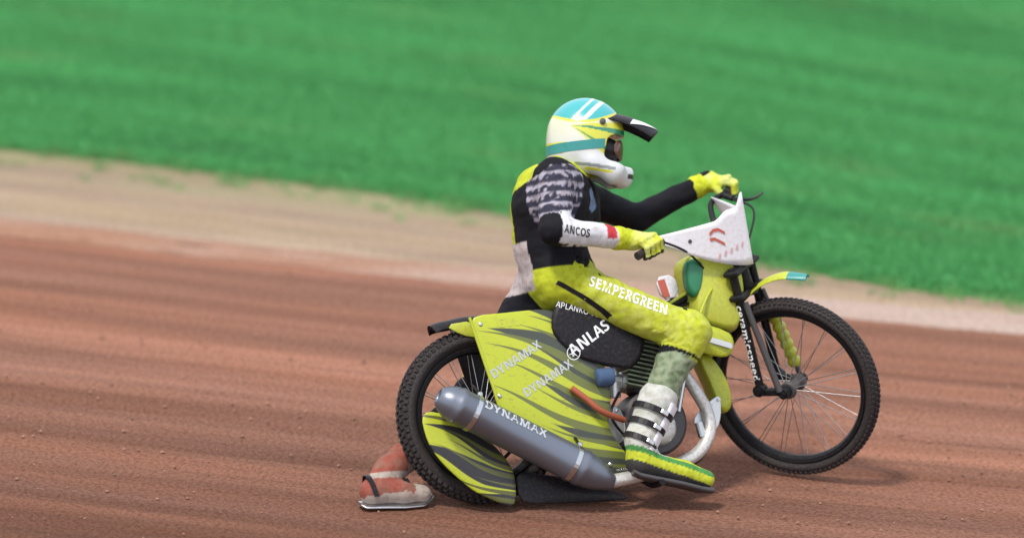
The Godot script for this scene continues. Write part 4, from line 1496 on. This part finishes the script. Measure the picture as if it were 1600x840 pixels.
func make_helmet(person: Node3D) -> void:
	var turn := Basis(Vector3.UP, -0.30) * Basis(Vector3(0, 0, 1), -0.12)
	var at := Transform3D(turn, Vector3(0.548, 1.368, 0.0))
	var f := Field.new(Vector3(-0.20, -0.21, -0.16), Vector3(0.21, 0.21, 0.16), 0.0038)
	f.egg(Transform3D(Basis(), Vector3(-0.014, 0.030, 0)), Vector3(0.150, 0.146, 0.124), 0.02)
	f.egg(Transform3D(Basis(Vector3(0, 0, 1), 0.25), Vector3(-0.022, -0.045, 0)), Vector3(0.136, 0.110, 0.118), 0.05)
	for s in [-1, 1]:
		f.bone(Vector3(0.000, -0.085, s * 0.088), Vector3(0.090, -0.126, s * 0.066), 0.038, 0.032, 0.03)
		f.bone(Vector3(0.090, -0.126, s * 0.066), Vector3(0.132, -0.132, 0.0), 0.034, 0.033, 0.03)
		f.bone(Vector3(0.020, -0.092, s * 0.098), Vector3(0.098, -0.108, s * 0.074), 0.026, 0.024, 0.03)
		f.bone(Vector3(0.098, -0.108, s * 0.074), Vector3(0.140, -0.108, 0.0), 0.024, 0.024, 0.03)
	f.slab(Transform3D(Basis(Vector3(0, 0, 1), -0.05), Vector3(0.135, -0.032, 0)), Vector3(0.100, 0.056, 0.106), 0.035, 0.008, true)
	f.egg(Transform3D(Basis(), Vector3(-0.005, -0.150, 0)), Vector3(0.095, 0.085, 0.085), 0.01, true)
	var n := FastNoiseLite.new()
	n.seed = 61
	n.frequency = 9.0
	var paint := func(p: Vector3) -> Color:
		var w := n.get_noise_3dv(p)
		var cream := Color(0.56, 0.57, 0.42)
		var chalk := Color(0.54, 0.55, 0.57)
		var ink := Color(0.012, 0.012, 0.016)
		var yellow := Color(0.52, 0.52, 0.04)
		if Vector3(p.x + 0.01, p.y, p.z).length() < 0.100 and p.x < 0.06:
			return ink
		# teal crown with two pale swooshes
		var crown := p.y - (0.078 + 0.35 * p.x * p.x / 0.15 + 0.18 * p.x)
		if crown > 0.0:
			var swoosh := p.x - 0.02 - (p.y - 0.13) * 0.9
			if absf(swoosh) < 0.011 or absf(swoosh + 0.045) < 0.006:
				return Color(0.58, 0.68, 0.66)
			return Color(0.035, 0.34, 0.36)
		if crown > -0.012:
			return yellow
		# chin: chalk white with dark slashes and a dark mouth vent
		var chin := -0.070 - 0.10 * p.x - p.y
		if chin > 0.0 or (p.x > 0.085 and p.y < -0.06):
			if p.x > 0.10 and absf(p.z) < 0.045 and absf(p.y + 0.128) < 0.009:
				return ink
			if absf(chin - 0.030) < 0.006 and p.x > -0.06 and p.x < 0.10:
				return Color(0.20, 0.22, 0.22)
			return yellow if absf(chin - 0.044) < 0.005 and p.x > -0.02 and p.x < 0.09 else chalk
		# yellow and green flashes sweeping back from the eyes
		var sweep := p.y + 0.010 + 0.35 * (p.x - 0.10)
		if p.x > -0.08 and absf(sweep) < 0.46 * (p.x + 0.08):
			return Color(0.03, 0.20, 0.10) if absf(absf(sweep) - 0.26 * (p.x + 0.08)) < 0.06 * (p.x + 0.08) else yellow
		if p.x < -0.09 and p.y > -0.03 and p.y < -0.012:
			return yellow
		return cream.lerp(chalk, clampf(0.4 - p.y * 7.0 + 0.3 * w, 0.0, 1.0))
	var st := mb()
	f.skin(st, paint)
	var helmet := part(person, "helmet", st, mat.helmet_paint, at, "teal, cream and yellow painted helmet with a black peak")
	# goggles
	st = mb()
	var g := Field.new(Vector3(0.0, -0.11, -0.13), Vector3(0.16, 0.05, 0.13), 0.005)
	g.egg(Transform3D(Basis(), Vector3(0.010, -0.028, 0)), Vector3(0.122, 0.062, 0.104), 0.01)
	g.egg(Transform3D(Basis(), Vector3(0.135, -0.080, 0)), Vector3(0.045, 0.040, 0.026), 0.012, true)
	g.skin(st, func(_p: Vector3) -> Color: return Color(0.03, 0.03, 0.03))
	part(helmet, "goggles", st, mat.black_plastic)
	st = mb()
	var lens := []
	for i in 21:
		var a := lerpf(-0.78, 0.78, i / 20.0)
		var h := 0.034 * (1.0 - pow(absf(a) / 0.82, 6.0)) + 0.003
		var ring := PackedVector3Array()
		for k in 7:
			var t := -1.0 + k / 3.0
			ring.append(Vector3(0.012 + cos(a) * (0.122 - 0.004 * t * t), -0.026 + t * h, sin(a) * 0.106))
		for k in 7:
			var t := 1.0 - k / 3.0
			ring.append(Vector3(0.009 + cos(a) * (0.122 - 0.004 * t * t), -0.026 + t * h, sin(a) * 0.106))
		lens.append(ring)
	loft(st, lens)
	var glass := plain("goggle_lens", lin(0.10, 0.05, 0.03), 0.08)
	part(helmet, "goggle_lens", st, glass)
	st = mb()
	var strap := []
	for i in 33:
		var a := lerpf(1.05, TAU - 1.05, i / 32.0)
		var ring := PackedVector3Array()
		for q in [[-0.018, 0.001], [-0.018, 0.004], [0.018, 0.004], [0.018, 0.001]]:
			var dir := Vector3(cos(a), 0, sin(a))
			ring.append(f.land(Vector3(-0.01, -0.022 + q[0] + 0.018 * cos(a), 0) + dir * 0.22, -dir, q[1], -1.0))
		strap.append(ring)
	loft(st, strap, -1)
	part(helmet, "goggle_strap", st, mat.teal_plastic)
	for s in [-1, 1]:
		for k in 2:
			st = mb()
			block(st, Vector3(0.026, 0.007, 0.010), 0.002, Transform3D(Basis(Vector3.UP, s * -0.75) * Basis(Vector3(0, 0, 1), -0.35), Vector3(0.107 - 0.004 * k, -0.118 - 0.016 * k, s * 0.068)))
			part(helmet, "chin_vent", st, mat.black_plastic)
	# peak with a white chevron
	var peak := func(t: float, side: float) -> Vector3:   # t from forehead to tip
		var w := lerpf(0.098, 0.070, t)
		return Vector3(lerpf(0.060, 0.268, t) - 0.030 * side * side, lerpf(0.124, 0.058, t) - 0.032 * side * side + 0.014 * sin(t * PI), side * w)
	st = mb()
	var rings := []
	for i in 13:
		var t := i / 12.0
		var ring := PackedVector3Array()
		for k in 13:
			ring.append(peak.call(t, -1.0 + k / 6.0))
		for k in 13:
			ring.append(peak.call(t, 1.0 - k / 6.0) - Vector3(0, 0.004, 0))
		rings.append(ring)
	loft(st, rings)
	var visor := part(helmet, "peak", st, mat.black_plastic)
	st = mb()
	for s in [-1.0, 1.0]:
		for i in 8:
			var quad := []
			for c in [[0, 0], [1, 0], [1, 1], [0, 1]]:
				var u: float = (i + c[0]) / 8.0
				quad.append(peak.call(lerpf(0.55, 0.97, u) + 0.03 * c[1] * (1.0 - u), s * (lerpf(0.98, 0.30, u) - 0.42 * (1.0 - c[1]) * (1.0 - u * 0.3))) + Vector3(0.0008, 0.0022, 0.0015 * s))
			for k in [0, 1, 2, 0, 2, 3]:
				st.add_vertex(quad[k])
	part(visor, "white_chevron", st, mat.white_plastic)
	for s in [-1, 1]:
		st = mb()
		lathe(st, Vector3(0.045, 0.070, s * 0.108), Vector3(0.045, 0.073, s * 0.124), [Vector2(0, 0.012), Vector2(0.010, 0.012), Vector2(0.014, 0.004)], 14, -1)
		part(helmet, "peak_screw", st, mat.dark_grey)


func make_glove(person: Node3D, grip: Vector3, wrist: Vector3, elbow: Vector3, side: float) -> void:
	var fx := fork_frame.basis.x
	var fy := fork_frame.basis.y
	var fz := (fork_frame.basis * Vector3(-0.28, -0.10, side * 0.95)).normalized()   # along the grip, outwards
	fx = (fx - fz * fx.dot(fz)).normalized()
	fy = (fy - fz * fy.dot(fz) - fx * fy.dot(fx)).normalized()
	var at := func(x: float, y: float, z: float) -> Vector3: return grip + fx * x + fy * y + fz * z
	var f := Field.new(grip - Vector3(0.17, 0.15, 0.17), grip + Vector3(0.15, 0.15, 0.15), 0.004)
	# palm and back of the hand, over and behind the grip
	for z in [-0.026, 0.0, 0.028]:
		f.bone(at.call(-0.058, 0.026, z * 0.85), at.call(-0.008, 0.038, z), 0.021, 0.017, 0.018)
	var back := (wrist - elbow).normalized()
	f.bone(wrist - back * 0.055, wrist + back * 0.004, 0.047, 0.037, 0.02)           # cuff
	f.bone(wrist, at.call(-0.050, 0.026, 0.0), 0.033, 0.030, 0.02)
	# four fingers closing round the grip
	var size := [0.0105, 0.0112, 0.0110, 0.0098]
	var reach_of := [0.95, 1.05, 1.0, 0.85]
	for i in 4:
		var z := -0.036 + 0.0255 * i
		var r: float = size[i]
		var k: float = reach_of[i]
		var p0: Vector3 = at.call(-0.004, 0.036, z)
		var p1: Vector3 = at.call(0.027 * k, 0.024, z * 1.02)
		var p2: Vector3 = at.call(0.027 * k, -0.012, z * 1.02)
		var p3: Vector3 = at.call(0.004, -0.029 * k, z)
		f.bone(p0, p1, r * 1.15, r * 1.05, 0.006)
		f.bone(p1, p2, r * 1.05, r * 0.98, 0.005)
		f.bone(p2, p3, r * 0.98, r * 0.85, 0.005)
		f.egg(Transform3D(Basis(), at.call(0.0, 0.046, z)), Vector3(0.012, 0.009, 0.011), 0.006)   # knuckle pad
	# thumb leaves the inner side of the palm and closes from below
	f.bone(at.call(-0.042, 0.014, -0.040), at.call(-0.018, -0.010, -0.058), 0.015, 0.013, 0.012)
	f.bone(at.call(-0.018, -0.010, -0.058), at.call(0.016, -0.026, -0.050), 0.0125, 0.0105, 0.006)
	var n := FastNoiseLite.new()
	n.seed = 70
	n.frequency = 40.0
	f.wrinkle(n, 0.0022)
	var paint := func(p: Vector3) -> Color:
		var q := p - grip
		var w := n.get_noise_3dv(p * 0.3)
		if (p - wrist).dot(back) < -0.018:
			return Color(0.48, 0.54, 0.03)
		if q.dot(fy) < -0.012 and q.length() < 0.06:
			return Color(0.07, 0.07, 0.06)
		return Color(0.50, 0.56, 0.05).lerp(Color(0.58, 0.61, 0.28), clampf(0.3 + w, 0.0, 0.8))
	var st := mb()
	f.skin(st, paint)
	part(person, "glove", st, mat.leather)


func make_boots(person: Node3D, kn_r: Vector3, an_r: Vector3, kn_l: Vector3, an_l: Vector3) -> void:
	var n := FastNoiseLite.new()
	n.seed = 80
	n.frequency = 14.0
	# near boot on the footrest
	var f := Field.new(Vector3(0.42, -0.07, 0.10), Vector3(0.92, 0.42, 0.34), 0.006)
	var up := (kn_r - an_r).normalized()
	f.bone(an_r + up * 0.17, an_r, 0.076, 0.062, 0.02)
	f.bone(an_r, an_r + Vector3(-0.012, -0.085, 0), 0.060, 0.050, 0.02)
	f.bone(an_r + Vector3(-0.010, -0.085, 0), Vector3(0.715, 0.055, 0.232), 0.046, 0.044, 0.04)
	f.bone(Vector3(0.715, 0.055, 0.232), Vector3(0.805, 0.022, 0.236), 0.043, 0.034, 0.02)
	f.wrinkle(n, 0.0012)
	var st := mb()
	f.skin(st, func(p: Vector3) -> Color:
		var w := n.get_noise_3dv(p)
		if p.y > 0.235:
			return Color(0.56, 0.57, 0.56).lerp(Color(0.40, 0.42, 0.38), clampf(0.5 + 1.2 * w, 0.0, 1.0))
		var side_line := p.y - lerpf(0.150, 0.020, clampf((p.x - 0.5) / 0.34, 0.0, 1.0))
		if side_line > 0.0 and side_line < 0.022:
			return Color(0.07, 0.24, 0.07)
		if side_line < -0.035:
			return Color(0.05, 0.05, 0.05)
		return Color(0.46, 0.52, 0.04) if side_line < 0.0 or p.x > 0.66 else Color(0.52, 0.53, 0.50))
	var boot := part(person, "boot", st, mat.leather, Transform3D(), "yellow, green and white boot on the footrest")
	st = mb()
	var sole := []
	for p in [[0.505, 0.068, 0.030], [0.53, 0.052, 0.040], [0.60, 0.034, 0.036], [0.70, 0.008, 0.045], [0.78, -0.016, 0.042], [0.828, -0.022, 0.026]]:
		var ring := PackedVector3Array()
		for c in [[-1, 0.5], [-0.7, 1], [0.7, 1], [1, 0.5], [1, -0.5], [0.8, -1], [-0.8, -1], [-1, -0.5]]:
			ring.append(Vector3(p[0], p[1] + 0.010 * c[1], 0.232 + p[2] * c[0]))
		sole.append(ring)
	loft(st, sole)
	part(boot, "sole", st, mat.dark_grey)
	# shin plate, toe cap and buckles
	var fore := Vector3(up.y, -up.x, 0).normalized()
	st = mb()
	var plate := []
	for i in 9:
		var t := i / 8.0
		var c := an_r + up * lerpf(-0.035, 0.165, t)
		var r := lerpf(0.064, 0.079, t)
		var ring := PackedVector3Array()
		for k in 11:
			var a := lerpf(-1.15, 1.15, k / 10.0)
			ring.append(c + (fore * cos(a) + Vector3(0, 0, 1) * sin(a)) * (r + 0.004))
		for k in 11:
			var a := lerpf(1.15, -1.15, k / 10.0)
			ring.append(c + (fore * cos(a) + Vector3(0, 0, 1) * sin(a)) * (r - 0.002))
		plate.append(ring)
	loft(st, plate)
	part(boot, "shin_plate", st, mat.white_plastic)
	for k in 3:
		var c := an_r + up * (-0.01 + 0.062 * k)
		var r := lerpf(0.064, 0.078, k / 2.0)
		st = mb()
		var band := []
		for j in 13:
			var a := lerpf(0.5, 3.3, j / 12.0)
			var dir := fore * cos(a) + Vector3(0, 0, 1) * sin(a)
			var ring := PackedVector3Array()
			for q in [[-0.011, 0.0], [-0.011, 0.007], [0.011, 0.007], [0.011, 0.0]]:
				ring.append(c + up * q[0] + dir * (r + q[1] - 0.001))
			band.append(ring)
		loft(st, band, -1)
		part(boot, "buckle_strap", st, mat.black_plastic)
		st = mb()
		var bd := fore * cos(1.35) + Vector3(0, 0, 1) * sin(1.35)
		block(st, Vector3(0.034, 0.020, 0.010), 0.003, Transform3D(Basis(up.cross(bd).normalized(), up, bd), c + bd * (r + 0.009)))
		part(boot, "buckle", st, mat.steel)
	# trailing boot with its steel shoe, behind the rear wheel
	f = Field.new(Vector3(-0.56, -0.03, -0.22), Vector3(-0.16, 0.36, 0.06), 0.006)
	up = (kn_l - an_l).normalized()
	f.bone(an_l + up * 0.09, an_l, 0.061, 0.054, 0.02)
	f.bone(an_l, Vector3(-0.435, 0.080, -0.060), 0.054, 0.046, 0.03)
	f.bone(Vector3(-0.435, 0.078, -0.060), Vector3(-0.320, 0.068, -0.045), 0.046, 0.042, 0.03)
	f.bone(Vector3(-0.320, 0.068, -0.045), Vector3(-0.245, 0.058, -0.035), 0.041, 0.033, 0.02)
	f.wrinkle(n, 0.0012)
	st = mb()
	f.skin(st, func(p: Vector3) -> Color:
		var w := n.get_noise_3dv(p)
		if p.y < 0.062 + 0.02 * w:
			return Color(0.38, 0.32, 0.29)
		if p.x > -0.285 + 0.01 * w or (p.y > 0.128 and p.y < 0.150):
			return Color(0.36, 0.31, 0.28)
		return Color(0.27, 0.075, 0.055).lerp(Color(0.22, 0.12, 0.09), clampf(0.3 + w, 0.0, 1.0)))
	var far_boot := part(person, "boot", st, mat.leather, Transform3D(), "red and white boot trailing behind the rear wheel")
	st = mb()
	var shoe := []
	for p in [[-0.495, 0.036, 0.024], [-0.48, 0.031, 0.042], [-0.40, 0.027, 0.042], [-0.33, 0.024, 0.046], [-0.26, 0.026, 0.044], [-0.222, 0.034, 0.028], [-0.208, 0.050, 0.020]]:
		var ring := PackedVector3Array()
		for c in [[-1, 0.5], [-0.7, 1], [0.7, 1], [1, 0.5], [1, -0.5], [0.8, -1], [-0.8, -1], [-1, -0.5]]:
			ring.append(Vector3(p[0], p[1] + 0.006 * c[1] - 0.40 * p[2] * c[0], -0.05 - 0.06 * (p[0] + 0.35) * -1.0 + p[2] * c[0]))
		shoe.append(ring)
	loft(st, shoe)
	part(far_boot, "steel_shoe", st, mat.steel)
	for x in [-0.44, -0.31]:
		st = mb()
		var band := []
		for j in 13:
			var a := PI * j / 12.0
			var ring := PackedVector3Array()
			for q in [[-0.010, 0.0], [-0.010, 0.004], [0.010, 0.004], [0.010, 0.0]]:
				ring.append(Vector3(x + q[0] - (0.02 if x < -0.4 else 0.0) * sin(a), 0.055 + sin(a) * (0.064 + q[1] if x > -0.4 else 0.085 + q[1]), -0.055 + cos(a) * (0.049 + q[1])))
			band.append(ring)
		loft(st, band, -1)
		part(far_boot, "shoe_strap", st, mat.black_plastic)
